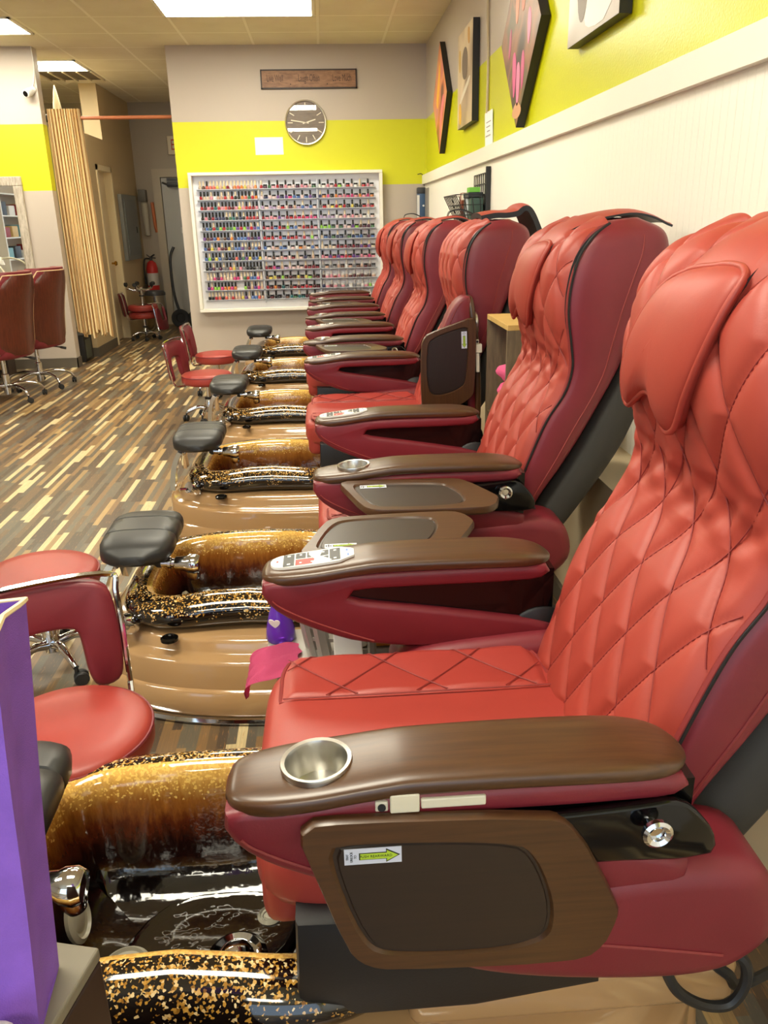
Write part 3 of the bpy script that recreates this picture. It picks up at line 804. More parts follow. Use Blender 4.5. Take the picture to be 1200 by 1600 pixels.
    tube(bm, [pil(x, y, .020+.010*(1-y)) for x, y in OUT], .0055, 6, closed=True)
    obj('head_pillow', bm, quilt, back, angle=180)
    obj('head_strap', sheet(bmesh.new(), [p+Vector((0, -.05, 0)) for p in strap_mesh()], .085, .115, .006), [quilt, black_vinyl], back, angle=60)
    return back
def strap_mesh():
    """cover flap that lies over the top of the head"""
    a0 = arc_of_z(1.27)
    P = [front_pt(a0+(ARC[-1]-.01-a0)*k/5, 0, .016) for k in range(6)]
    prof = catmull([(p[0], 0, p[2]) for p in P]+[(.76, 0, 1.412), (.82, 0, 1.404), (.865, 0, 1.384), (.88, 0, 1.378)], 4)
    return prof
def sheet(bm, prof, w0, w1, th, mi_top=0, mi_bot=1):
    n = len(prof); T, Bt = [], []
    for i, p in enumerate(prof):
        a = prof[max(0, i-1)]; b = prof[min(n-1, i+1)]; t = (Vector(b)-Vector(a)).normalized(); nn = Vector((-t.z, 0, t.x))
        w = w0+(w1-w0)*i/(n-1)
        T.append([bm.verts.new(Vector(p)+nn*th+Vector((0, v*w, -.012*abs(v)**3))) for v in (-1, -.8, -.4, 0, .4, .8, 1)])
        Bt.append([bm.verts.new(Vector(p)+Vector((0, v*w, -.012*abs(v)**3))) for v in (-1, -.8, -.4, 0, .4, .8, 1)])
    for i in range(n-1):
        for j in range(6):
            f = bm.faces.new((T[i][j], T[i][j+1], T[i+1][j+1], T[i+1][j])); f.material_index = mi_top
            f = bm.faces.new((Bt[i][j], Bt[i+1][j], Bt[i+1][j+1], Bt[i][j+1])); f.material_index = mi_bot
        for j in (0, 6):
            f = bm.faces.new((T[i][j], T[i+1][j], Bt[i+1][j], Bt[i][j])); f.material_index = mi_bot
    for i in (0, n-1):
        for j in range(6):
            f = bm.faces.new((T[i][j], T[i][j+1], Bt[i][j+1], Bt[i][j])); f.material_index = mi_bot
    return bm
ARM_PIV = (.40, .54)
RED = [(-.146, .734), (-.154, .715), (-.142, .684), (-.105, .650), (-.03, .614), (.04, .588), (.15, .572), (.35, .562), (.43, .567), (.446, .59), (.44, .615), (.22, .655), (.05, .682), (.022, .690), (.018, .700), (.03, .704), (.08, .708), (.38, .708), (.425, .716), (.436, .740), (.40, .747), (.04, .745), (-.03, .735), (-.10, .732)]
SLOT = [(.0, .69), (.06, .67), (.44, .60), (.44, .73), (.06, .735), (.0, .72)]
CAPS = [(-.150, .018, .722, .736), (-.142, .038, .722, .744), (-.125, .051, .718, .748), (-.09, .060, .719, .752), (-.04, .063, .725, .757), (.01, .062, .732, .763), (.05, .0615, .736, .768), (.09, .061, .739, .771), (.20, .062, .740, .772), (.33, .062, .738, .770), (.385, .057, .737, .765), (.415, .045, .738, .759), (.432, .026, .740, .752), (.438, .010, .742, .748)]
def make_arm(root, side):
    """side -1 near the camera with cup holder, +1 far with key pad; origin at the hinge"""
    vc = .33*side; ox, oz = ARM_PIV
    f = lambda a, b, h: (a-ox, h, b-oz)
    bm = prism(bmesh.new(), resample(smooth_poly(RED, 1), 90), f, -.056, .056, .013, 3)
    arm = obj('armrest', bm, leather, root, angle=50); arm.location = (ox, vc, oz)
    obj('arm_inset', prism(bmesh.new(), SLOT, f, -.040, .040), black_gloss, arm, smooth=False)
    bm = bmesh.new(); rings = []
    for x, w, z0, z1 in catmull4(CAPS, 4):
        zc, h = (z0+z1)/2, (z1-z0)/2
        rings.append([(x-ox, w*cv, zc+h*cs-oz) for cv, cs in superell(32, 1, 1, 3.4)])
    loft(bm, rings); cap_ = obj('arm_cap', bm, walnut, arm, angle=60)
    P = []
    for k in range(30):
        u = k/29; x = -.130+.20*u; z = .682-.100*u**.75
        P.append((x-ox, -side*0-.0565, z-oz+.012)); 
    obj('arm_seam', tube(bmesh.new(), P, .0022, 5), stitch, arm)
    obj('arm_seam', tube(bmesh.new(), [(p[0], .0565, p[2]) for p in P], .0022, 5), stitch, arm)
    if side < 0:
        M = Matrix.Translation((-.036-ox, 0, .7585-oz)) @ Euler((0, -.06, 0)).to_matrix().to_4x4()
        bm = lathe(bmesh.new(), [(.036, -.040), (.0385, .0), (.040, .004), (.045, .005), (.046, .002), (.045, -.004)], 36, M, caps=False)
        lathe(bm, [(0, -.0399), (.02, -.040), (.036, -.040)], 36, M, caps=False)
        obj('cup_holder', bm, alu, arm, recalc=True)
        cut = obj('cutter', lathe(bmesh.new(), [(0, -.0405), (.0405, -.0405), (.0405, .05), (0, .05)], 36, M), None, arm)
        for o_ in (cap_, arm):
            md = o_.modifiers.new('hole', 'BOOLEAN'); md.object = cut; md.solver = 'EXACT'
        bpy.context.view_layer.update(); dg = bpy.context.evaluated_depsgraph_get()
        new = [(o_, bpy.data.meshes.new_from_object(o_.evaluated_get(dg))) for o_ in (cap_, arm)]
        for o_, me in new:
            o_.modifiers.clear(); o_.data = me
        bpy.data.objects.remove(cut, do_unlink=True)
    else:
        bm = bmesh.new(); prof = [(-.128, .7495), (-.08, .7545), (-.04, .758), (.0, .763), (.035, .7675)]
        P = resample(smooth_poly([(-.135, 0), (-.125, .028), (-.08, .035), (.036, .035), (.036, -.035), (-.08, -.035), (-.125, -.028)], 1), 40)
        def zt(x):
            for (x0, z0), (x1, z1) in zip(prof, prof[1:]):
                if x <= x1: return z0+(z1-z0)*(x-x0)/(x1-x0)
            return prof[-1][1]
        loft(bm, [[(x-ox, y, zt(x)+d-oz) for x, y in P] for d in (-.004, .003)])
        def key(x0, x1, y0, y1, mi, d=.0034):
            vs = [bm.verts.new((x-ox, y, zt(x)+d-oz)) for x, y in ((x0, y0), (x1, y0), (x1, y1), (x0, y1))]
            fc = bm.faces.new(vs); fc.material_index = mi
        xs = [-.108, -.083, -.060, -.037, -.014, .010]
        for k in range(5):
            x0, x1 = xs[k]+.001, xs[k+1]-.0015
            if k in (1, 2): key(x0, x1, .002, .030, 1); key(x0 if k == 1 else x0-.003, x1, -.030, -.001, 2)
            elif k in (3,): key(x0, x1, .002, .030, 1); key(x0, x1, -.030, -.001, 1)
            else: key(x0, x1, -.030, .030, 1)
            for yy in (-.020, .020):
                key(x0+.008, x1-.008, yy-.003, yy+.003, 0, .0038)
        for xx, yy in ((.020, .012), (.022, -.012)): key(xx, xx+.004, yy-.006, yy+.006, 3)
        key(-.121, -.117, -.004, .004, 2)
        obj('key_pad', bm, [white_pl, mat('key black', (34, 36, 38), .4), red_pl, mat('key blue', (90, 130, 210), .4)], arm, smooth=False, recalc=False)
    # gloss side panel with jack on the outer face
    pan = [(.03, .625), (.03, .69), (.17, .702), (.36, .712), (.405, .718), (.43, .706), (.470, .655), (.462, .622), (.30, .630)]
    o = obj('side_panel', prism(bmesh.new(), resample(smooth_poly(pan, 1), 60), f, *((-.066, -.05) if side < 0 else (.05, .066)), .005, 2), black_gloss, arm, angle=50)
    bm = lathe(bmesh.new(), [(0, 0), (.006, 0), (.006, .014), (.011, .018), (.019, .021), (.019, .027), (.015, .030), (.010, .027), (.009, .022), (0, .022)], 24, axis_to((0, side, 0), (.376-ox, .064*side, .690-oz)))
    obj('jack_knob', bm, chrome, arm, angle=40)
    return arm
def catmull4(K, n):
    A = catmull([k[:3] for k in K], n); B = catmull([(k[3], 0, 0) for k in K], n)
    return [(a.x, a.y, a.z, b.x) for a, b in zip(A, B)]
TRO = smooth_poly([(-.068, .72), (-.062, .742), (-.03, .747), (.235, .735), (.272, .718), (.334, .590), (.336, .57), (.316, .515), (.268, .502), (.04, .512), (.005, .522), (-.016, .548), (-.058, .69)], 1)
TRI = smooth_poly([(-.034, .700), (-.015, .713), (.19, .700), (.222, .676), (.25, .59), (.236, .532), (.04, .535), (.004, .562)], 2)
def make_tray():
    """folding tray: x along the arm, z up from its hinge edge at z=.745, face towards -y"""
    n = 72; co = (.13, .615)
    def byang(P):
        P = resample(P, 720); out = []
        for k in range(n):
            a = 2*PI*k/n; best = min(P, key=lambda p: abs((math.atan2(p[1]-co[1], (p[0]-co[0])*.6)-a+PI) % (2*PI)-PI)); out.append(best)
        return out
    O, I = byang(TRO), byang(TRI)
    def sc(P, k): return [(co[0]+(x-co[0])*k, co[1]+(z-co[1])*k) for x, z in P]
    def R(P, y): return [(x, y, z) for x, z in P]
    bm = bmesh.new()
    loft(bm, [R(sc(O, .965), .012), R(O, .007), R(O, -.004), R(sc(O, .985), -.009), R(sc(I, 1.03), -.009), R(I, -.004), R(sc(I, .97), -.004), R(sc(I, .955), -.006), R(sc(I, .93), -.006), R(sc(I, .1), -.006)])
    bm.faces.ensure_lookup_table()
    for f in bm.faces:
        c = f.calc_center_median()
        inside = all(abs(v.co.y+.005) < .0012 for v in f.verts)
        if inside: f.material_index = 1
    tr = obj('folding_tray', bm, [walnut, walnut_dark], None, angle=35)
    bm = bb((-.014, -.0074, .682), (.056, -.0066, .705))
    arrow = [(.004, .6985), (.037, .6985), (.037, .7035), (.054, .6935), (.037, .6835), (.037, .6885), (.004, .6885)]
    prism(bm, arrow, lambda a, b, h: (a, h, b), -.0078, -.0070, mi=2)
    small = [(.0055, .6975), (.038, .6975), (.038, .7012), (.0515, .6935), (.038, .6858), (.038, .6895), (.0055, .6895)]
    prism(bm, small, lambda a, b, h: (a, h, b), -.0082, -.0072, mi=1)
    text_bm('PUSH REARWARD', .0052, rotm(PI/2, 0, 0, (.0245, -.0083, .6935)), .95, mi=2, extrude=.0002, bm=bm)
    for t_, x in (('TO', -.0005), ('UNLOCK', -.0052), ('TRAY', -.0102)):
        text_bm(t_, .0046, Matrix.Translation((x, -.0076, .6935)) @ Euler((PI/2, -PI/2, 0)).to_matrix().to_4x4(), .8, mi=2, extrude=.0002, bm=bm)
    obj('tray_sticker', bm, [mat('sticker lilac white', (206, 210, 226), .4), mat('sticker lime', (176, 206, 60), .4), mat('sticker black', (22, 22, 18), .5)], tr, smooth=False)
    bm = bmesh.new()
    box(bm, (.062, .014, .757), (.036, .022, .026), .002); box(bm, (.122, .015, .752), (.080, .016, .014), .002); box(bm, (.034, .015, .751), (.016, .014, .014), .002)
    lathe(bm, [(0, 0), (.005, 0), (.005, .002), (0, .002)], 12, axis_to((0, -1, 0), (.034, .0075, .751)), mi=1)
    obj('tray_hinge', bm, [pale_metal, black_matt], tr, smooth=False)
    return tr
def make_seat(root):
    bm = bmesh.new(); rings = []
    N = 64
    def pl(ins, z, crown=0):
        return [(x, y, z+crown*(1-(abs(y)/.28)**2)) for x, y in superell(N, .31-ins, .275-ins, 7, (.165, 0))]
    for ins, z in ((.02, .452), (.006, .458), (0, .475), (0, .530), (.006, .546), (.018, .556), (.035, .561)): rings.append(pl(ins, z))
    rings += [pl(.06, .563), pl(.11, .562), pl(.16, .561), pl(.23, .561)]
    loft(bm, rings)
    box(bm, (-.095, 0, .475), (.075, .50, .15), .03, 3)
    seat = obj('seat', bm, seatleather, root, angle=60)
    for s in (-1, 1):
        bm = bmesh.new(); G = []; nx, ny = 70, 22
        for i in range(nx+1):
            x = -.115+.515*i/nx; row = []
            for j in range(ny+1):
                t_ = j/ny; y = .118+.150*t_
                sk = .02*t_*(1 if x < 0 else 0)
                p = x/.17+y/.15; q = x/.17-y/.15
                h = (abs(math.sin(PI*p))*abs(math.sin(PI*q)))**.38
                e = min(1, min(i, nx-i)/3, min(j, ny-j)/2)
                xx = x + (.03*max(0, (t_-.5)*2)**2 if x < .14 else -.03*max(0, (t_-.5)*2)**2)*abs((x-.14)/.26)**3
                row.append(bm.verts.new((xx, s*y, .5615+(.003+.006*h)*e+.016*t_*t_-.004*(1-e)-.020*max(0, t_-.86)/.14)))
            G.append(row)
        for i in range(nx):
            for j in range(ny): bm.faces.new((G[i][j], G[i][j+1], G[i+1][j+1], G[i+1][j]))
        edge = [tuple(G[i][0].co) for i in range(0, nx, 2)]+[tuple(G[nx][j].co) for j in range(0, ny, 2)]+[tuple(G[i][ny].co) for i in range(nx, 0, -2)]+[tuple(G[0][j].co) for j in range(ny, 0, -2)]
        q_ = obj('quilted_strip', bm, seatleather, seat, angle=180)
        bm = bmesh.new()
        for sg in (1, -1):
            for k in range(-8, 10):
                run = []
                for i in range(61):
                    y = .124+.140*i/60; x = .17*(k-sg*y/.15)
                    t_ = (y-.118)/.15
                    if -.105 < x < .39: run.append((x, s*y, .5680+.016*t_*t_-.020*max(0, t_-.86)/.14))
                if len(run) > 3: tube(bm, run, .0014, 4)
        tube(bm, [(x_, s*.119, .5675) for x_ in (-.11, .0, .1, .2, .3, .395)], .0016, 4)
        obj('diamond_stitching', bm, stitch, seat)
        obj('strip_piping', tube(bmesh.new(), edge, .0042, 6, closed=True), stitch, seat)
    bm = prism(bmesh.new(), [(-.085, .285), (.18, .285), (.37, .312), (.37, .452), (-.080, .470)], lambda a, b, h: (a, h, b), -.308, .308, .012, 2)
    obj('skirt', bm, black_vinyl, root, angle=40)
    hip = smooth_poly([(.10, .545), (.17, .578), (.28, .590), (.46, .603), (.54, .592), (.575, .55), (.588, .48), (.56, .435), (.50, .398), (.37, .400), (.2, .425), (.11, .46)], 2)
    for s in (-1, 1):
        bm = prism(bmesh.new(), resample(hip, 60), lambda a, b, h: (a, h, b), *((-.392, -.24) if s < 0 else (.24, .392)), .035, 4)
        hb = obj('hip_bolster', bm, leather, root, angle=60)
        P = [(.15+.35*k/24, s*.3922, .512-.060*(k/24)**1.3) for k in range(25)]
        obj('bolster_seam', tube(bmesh.new(), P, .0026, 5), stitch, hb)
    for s in (-1, 1): obj('pivot_cover', lathe(bmesh.new(), [(0, -.012), (.075, -.012), (.08, -.008), (.08, .008), (.075, .012), (0, .012)], 32, axis_to((0, 1, 0), (.42, s*.296, .565))), black_vinyl, root, angle=40)

SLIDE = ('backrest', 'rear_shell', 'seat', 'armrest', 'skirt', 'hip_bolster', 'pivot_cover', 'folding_tray')
def make_chair():
    t = thing('pedicure_chair', 'x', 'pedicure chair', (0, 0, 0), 0, 'pedicure spa chairs in a row')
    make_base(t); make_bowl(t); make_footrest(t)
    make_seat(t); make_back(t)
    make_arm(t, -1); make_arm(t, 1)
    return t
def base_name(o): return o.name.split('.')[0]
def tray_on(root, tr, state):
    tr.parent = root
    if state == 'hang': M = Matrix.Translation((.008, -.418, -.02)) @ rotm(-.03)
    elif state == 'flat_near': M = Matrix.Translation((-.01, -.398, .728)) @ rotm(-PI/2+.03) @ Matrix.Translation((0, 0, -.745))
    elif state == 'flat_far': M = Matrix.Translation((-.01, .398, .728)) @ Matrix.Scale(-1, 4, (0, 1, 0)) @ rotm(-PI/2) @ Matrix.Translation((0, 0, -.745))
    elif state == 'raised':
        P = Matrix.Translation((ARM_PIV[0], 0, ARM_PIV[1])); M = P @ rotm(0, math.radians(RAISE), 0) @ P.inverted() @ Matrix.Translation((0, -.418, 0))
    tr.matrix_basis = M
RAISE = 88
chair0 = make_chair(); tray0 = make_tray(); tray0.parent = None
CY = [1.19+1.31*k for k in range(6)]
OFF = [0, .095, .03, .01, .0, .0]
LAB = ['nearest pedicure chair, coral quilted back, wood tray hanging down beside its arm',
       'second pedicure chair, red head pillow, wood tray laid flat beside its near arm',
       'third pedicure chair, its near armrest raised upright with the tray',
       'fourth pedicure chair in the row, behind the one with a raised armrest',
       'fifth pedicure chair, between the fourth and the one by the polish rack',
       'farthest pedicure chair, next to the back wall and polish rack']
TR = [('hang', 'flat_far'), ('flat_near',), ('raised',), ('flat_near',), ('flat_near',), ('flat_near',)]
CHAIRS = [chair0]+[dup(chair0) for k in range(5)]
for k, r in enumerate(CHAIRS):
    r.location = (0, CY[k], 0); r['label'] = LAB[k]
    first = True
    for st in TR[k]:
        if k == 0 and first: t_ = tray0
        else: t_ = dup(tray0)
        first = False
        tray_on(r, t_, st)
for k, r in enumerate(CHAIRS):
    for c in kids(r):
        if base_name(c) in SLIDE:
            c.location.x += OFF[k]
    if k == 2:
        for c in kids(r):
            if base_name(c) == 'armrest' and c.location.y < 0: c.rotation_euler = (0, math.radians(RAISE), 0)
for k, r in enumerate(CHAIRS):
    back = [c for c in kids(r) if base_name(c) == 'backrest'][0]
    for c in kids(back):
        if k == 2 and base_name(c) in ('head_pillow', 'head_strap'): bpy.data.objects.remove(c, do_unlink=True)
    if k == 2:   # pillow thrown back over the top
        bm = sheet(bmesh.new(), catmull([(.66, 0, 1.400), (.72, 0, 1.410), (.77, 0, 1.410), (.82, 0, 1.418), (.85, 0, 1.438), (.872, 0, 1.415), (.90, 0, 1.355), (.925, 0, 1.30)], 5), .13, .15, .022)
        obj('turned_back_pillow', bm, [quilt, black_vinyl], back, angle=60)
    if k in (3, 5):
        bm = bmesh.new()
        P = catmull([(.73, -.05, 1.41), (.75, -.055, 1.445), (.82, -.06, 1.452), (.89, -.06, 1.42), (.91, -.06, 1.38)], 6)
        loft(bm, [[(p.x, p.y-.03, p.z), (p.x, p.y+.03, p.z), (p.x, p.y+.03, p.z-.008), (p.x, p.y-.03, p.z-.008)] for p in P])
        obj('strap_loop', bm, black_vinyl, back, angle=60)

# ------------------------------------------------------------------ between the chairs
def crate(y0, y1, x0, x1, h, label):
    t = thing('wooden_crate', label, 'crate', ((x0+x1)/2, (y0+y1)/2, 0)); w, d = (x1-x0)/2, (y1-y0)/2; th = .016
    obj('crate_lid', bb((-w, -d, h-.02), (w, d, h), .002), crate_top, t, smooth=False)
    for s in (-1, 1): obj('side_board', bb((-w, s*d-(th if s > 0 else 0), 0), (w, s*d+(0 if s > 0 else th), h-.02)), crate_wood, t, smooth=False)
    obj('rear_board', bb((w-th, -d+th, 0), (w, d-th, h-.02)), crate_wood, t, smooth=False)
    for z in (.05, .62): obj('shelf', bb((-w+.003, -d+th, z), (w-th, d-th, z+th)), crate_wood, t, smooth=False)
    return t
crate(2.97, 3.36, .66, .858, 1.03, 'tall open wooden crate with a yellow pine top between two red chairs')
def towel(name, loc, s, label, rz=0, seed=1, group=None):
    bm = bmesh.new(); rnd = random.Random(seed); N = 28
    rings = []
    for i in range(15):
        u = -1+2*i/14; e = (1-abs(u)**4)**.5 if abs(u) < 1 else .08
        e = max(e, .1); R = []
        for k in range(N):
            a = 2*PI*k/N; f = 1+.12*math.sin(3*a+u*3+seed)+.05*math.sin(7*a-u*4)
            R.append((u*s[0], s[1]*math.cos(a)*e*f, s[2]*(1+math.sin(a)*e*f)))
        rings.append(R)
    loft(bm, rings); o = obj(name, bm, pink_towel, angle=180); o.location = loc; o.rotation_euler = (0, 0, rz)
    return tag(o, label, 'towel', group)
towel('pink_towel', (.745, 3.10, .637), (.085, .09, .045), 'rolled pink towel at the bottom of the small pile in the wooden crate', .3, 1)
towel('pink_towel', (.735, 3.12, .727), (.075, .085, .032), 'crumpled pink towel on the middle of the pile in the wooden crate', -.3, 2)
towel('pink_towel', (.74, 3.09, .791), (.07, .09, .042), 'bunched pink towel on top of the pile in the wooden crate', .5, 3)
# low trolley with basket between first and second chair
t = thing('low_trolley', 'low grey trolley beside the nearest chair under the basket and towel', 'trolley', (.05, 1.875, 0))
obj('trolley_top', bb((-.24, -.105, .34), (.24, .105, .36), .006), grey_pl, t)
for x in (-.2, .2):
    for y in (-.08, .08): obj('leg', tube(bmesh.new(), [(x, y, 0), (x, y, .342)], .012, 10), grey_pl, t)
t = thing('plastic_basket', 'grey slotted plastic basket of papers between the first two pedicure chairs', 'basket', (.08, 1.88, .36))
bm = bmesh.new()
rb, rt_ = superell(48, .155, .075, 5), superell(48, .185, .095, 5)
def bring(k): return [(a[0]+(b[0]-a[0])*k, a[1]+(b[1]-a[1])*k) for a, b in zip(rb, rt_)]
H = .17
bands_ = [(0, .14), (.30, .36), (.52, .58), (.74, .80), (.94, 1.0)]
for k0, k1 in bands_:
    o0, o1 = bring(k0), bring(k1)
    loft(bm, [[(x, y, k0*H) for x, y in o0], [(x, y, k1*H) for x, y in o1], [(x*.97, y*.95, k1*H) for x, y in o1], [(x*.97, y*.95, k0*H) for x, y in o0]], loop=True)
for j in range(0, 48, 4):
    tube(bm, [(rb[j][0]*.985, rb[j][1]*.975, 0), (rt_[j][0]*.985, rt_[j][1]*.975, H)], .011 if j % 8 else .018, 6)
loft(bm, [[(x, y, z) for x, y in rb] for z in (0, .004)])
obj('basket_body', bm, grey_pl, t, angle=40)
bm = bb((-.075, -.112, .0), (-.005, -.1, .15), .002); o = obj('white_booklet', bm, paper, None, smooth=False); o.location = (.06, 1.872, .362)
tag(o, 'white paper booklet leaning on the front of the grey basket', 'booklet')
for i, (x, c, l) in enumerate(((-.06, paper, 'white folded tissue pack inside the grey basket, left of orange pouch'), (.035, mat('orange pouch', (222, 142, 40), .5), 'orange pouch inside the grey plastic basket'))):
    bm = bb((-.042, -.04, 0), (.042, .04, .12), .012); o = obj('tissue_pack' if i == 0 else 'pouch', bm, c); o.location = (.09+x, 1.88, .366); tag(o, l, 'pack' if i == 0 else 'pouch')
# purple spray bottle
t = thing('spray_bottle', 'translucent purple spray bottle with white heart sticker beside the grey basket', 'bottle', (-.155, 1.93, .36))
pv = mat('purple bottle plastic', (112, 54, 196), .12, trans=.35, coat=.3)
obj('bottle_body', lathe(bmesh.new(), [(0, 0), (.036, 0), (.040, .006), (.038, .03), (.028, .075), (.018, .105), (.014, .125), (0, .125)], 28), pv, t)
bm = lathe(bmesh.new(), [(0, .125), (.015, .125), (.015, .145), (0, .145)], 18); box(bm, (-.012, 0, .158), (.055, .018, .026), .006)
obj('spray_head', bm, white_pl, t)
P = [(.016*math.sin(a)**3, .0128*math.cos(a)-.005*math.cos(2*a)-.002*math.cos(3*a)) for a in [2*PI*k/28 for k in range(28)]]
bm = prism(bmesh.new(), P, lambda a, b, h: (a, h, b), -.001, .001); bmesh.ops.transform(bm, matrix=rotm(.2, 0, -.35, (-.012, -.0335, .062)), verts=bm.verts)
obj('heart_sticker', bm, white_pl, t, smooth=False)
# pink towel over the trolley end
bm = bmesh.new(); G = []
prof = catmull([(-.12, 0, .364), (-.17, 0, .366), (-.205, 0, .366), (-.238, 0, .350), (-.247, 0, .330), (-.249, 0, .315)], 6)
for i, p in enumerate(prof):
    G.append([bm.verts.new((p.x+.006*math.sin(j*1.3+i*.2), (-.11+.17*j/14)+.004*math.sin(i*.5), p.z+.004*math.sin(j*.9+i*.35))) for j in range(15)])
for i in range(len(G)-1):
    for j in range(14): bm.faces.new((G[i][j], G[i+1][j], G[i+1][j+1], G[i][j+1]))
bmesh.ops.solidify(bm, geom=bm.faces[:], thickness=.022)
o = obj('pink_towel', bm, pink_towel, angle=180); o.location = (.018, 1.82, .004)
tag(o, 'pink towel draped over the end of the low trolley by the nearest seat', 'towel')
# power cord at the foot of the nearest chair
o = obj('power_cord', tube(bmesh.new(), catmull([(.43, .90, .44), (.443, .855, .40), (.447, .845, .377), (.469, .84, .337), (.51, .84, .307), (.549, .84, .305), (.569, .842, .339), (.566, .848, .377), (.535, .86, .40), (.50, .88, .43)], 8)+catmull([(.50, .88, .43), (.529, .87, .36), (.562, .872, .322), (.585, .88, .290), (.66, .91, .28), (.76, .95, .27), (.856, .98, .25)], 8)[1:], .0085, 8), black_matt)
tag(o, 'thick black power cord looped on the tan base behind the nearest chair', 'cord')

# ------------------------------------------------------------------ stools
def caster(parent, x, y, rz, up_=1):
    bm = bmesh.new()
    for s in (-1, 1): lathe(bm, [(0, 0), (.020, 0), (.024, .004), (.024, .012), (.020, .016), (0, .016)], 16, rotm(0, 0, rz) @ axis_to((0, 1, 0), (.012, s*.011-.008, .024)))
    tube(bm, [(0, 0, .03), (0, 0, .062)], .007, 8)
    bmesh.ops.translate(bm, vec=(x, y, 0), verts=bm.verts)
    return obj('caster', bm, black_matt, parent, angle=40)
def star_base(t, R, hz, nleg=5, a0=.3):
    for k in range(nleg):
        a = a0+2*PI*k/nleg; c, s = math.cos(a), math.sin(a)
        P = catmull([(.02*c, .02*s, hz), (R*.45*c, R*.45*s, hz+.012), (R*.85*c, R*.85*s, hz-.012), (R*c, R*s, .062)], 5)
        bm = tube(bmesh.new(), P, [.017-.007*i/(len(P)-1) for i in range(len(P))], 10)
        lg = obj('leg', bm, chrome, t)
        caster(lg, R*c, R*s, a+1.2)
def stool_back(w=.17, h=.28):
    """loop-shaped padded back, in its own frame: x across, z up, y thickness"""
    out = smooth_poly([(-w, h*.12), (-w, h*.8), (-w*.85, h), (w*.85, h), (w, h*.8), (w, h*.12), (w*.8, 0), (w*.50, .0), (w*.47, h*.5), (w*.38, h*.58), (-w*.38, h*.58), (-w*.47, h*.5), (-w*.50, .0), (-w*.8, 0)], 2)
    return out
def make_stool():
    t = thing('pedicure_stool', 'x', 'stool', (0, 0, 0), 0, 'low red stools on casters')
    star_base(t, .175, .088, 5, .95)
    bm = lathe(bmesh.new(), [(0, .06), (.026, .06), (.028, .16), (.024, .165), (.016, .17), (.016, .266), (.05, .271), (.10, .278), (0, .278)], 24)
    obj('gas_column', bm, chrome, t, angle=40)
    obj('column_ring', lathe(bmesh.new(), [(0, .16), (.030, .16), (.030, .175), (0, .175)], 20), black_matt, t)
    bm = lathe(bmesh.new(), [(0, .278), (.165, .278), (.180, .284), (.186, .301), (.187, .331), (.183, .344), (.170, .354), (.12, .359), (0, .360)], 48)
    st = obj('seat', bm, seatleather, t, angle=60)
    obj('seat_piping', tube(bmesh.new(), [(.1855*math.cos(a), .1855*math.sin(a), .340) for a in [2*PI*k/48 for k in range(48)]], .0035, 6, closed=True), leather, st)
    # back stands at -x, leaning out a little
    P = resample(stool_back(), 90); BX = -.205
    def f(a, b, h): return (BX-.03+.10*(a/.17)**2*.35+h-.16*(b)*.9, a, .311+b)
    bm = prism(bmesh.new(), P, f, -.020, .020, .012, 3)
    bk = obj('backrest', bm, leather, t, angle=60)
    L = [(-.176, .0), (-.176, .225), (-.150, .284), (.150, .284), (.176, .225), (.176, .0)]
    pth = catmull([f(a, b, 0.0) for a, b in L], 6)
    obj('chrome_rim', tube(bmesh.new(), pth, .0075, 8), chrome, bk)
    obj('back_bracket', tube(bmesh.new(), catmull([f(-.176, 0.0, 0), f(-.165, -.03, .02), (-.16, -.10, .271), (-.05, -.05, .273)], 5), .008, 8), chrome, t)
    obj('back_bracket', tube(bmesh.new(), catmull([f(.176, 0.0, 0), f(.165, -.03, .02), (-.16, .10, .271), (-.05, .05, .273)], 5), .008, 8), chrome, t)
    return t
stool0 = make_stool()
SG = 'low red stools on casters'
stools = [stool0]+[dup(stool0) for k in range(4)]
for s, (x, y, a, lab) in zip(stools, ((-.615, 1.585, math.radians(-66), 'nearest red stool, with a loop-shaped back, beside the purple bag and first basin'),
        (-.965, 2.49, math.radians(40), 'second red stool, round seat at the left edge behind the loop-backed one'),
        (-.905, 6.12, math.radians(-12), 'red stool with its back to the open floor, in front of the fifth basin'),
        (-.945, 7.10, math.radians(0), 'red stool farthest along the row, close to the polish rack wall'),
        (-2.33, 10.85, math.radians(10), 'red stool in the corridor carrying an upturned stool on its seat'))):
    s.location = (x, y, 0); s.rotation_euler = (0, 0, a); s['label'] = lab
# upturned stool on the corridor stool
u = dup(stool0); u['label'] = 'upturned red stool with its casters in the air, on the corridor stool'
u.matrix_world = Matrix.Translation((-2.33, 10.85, .721)) @ rotm(PI, 0, math.radians(172))

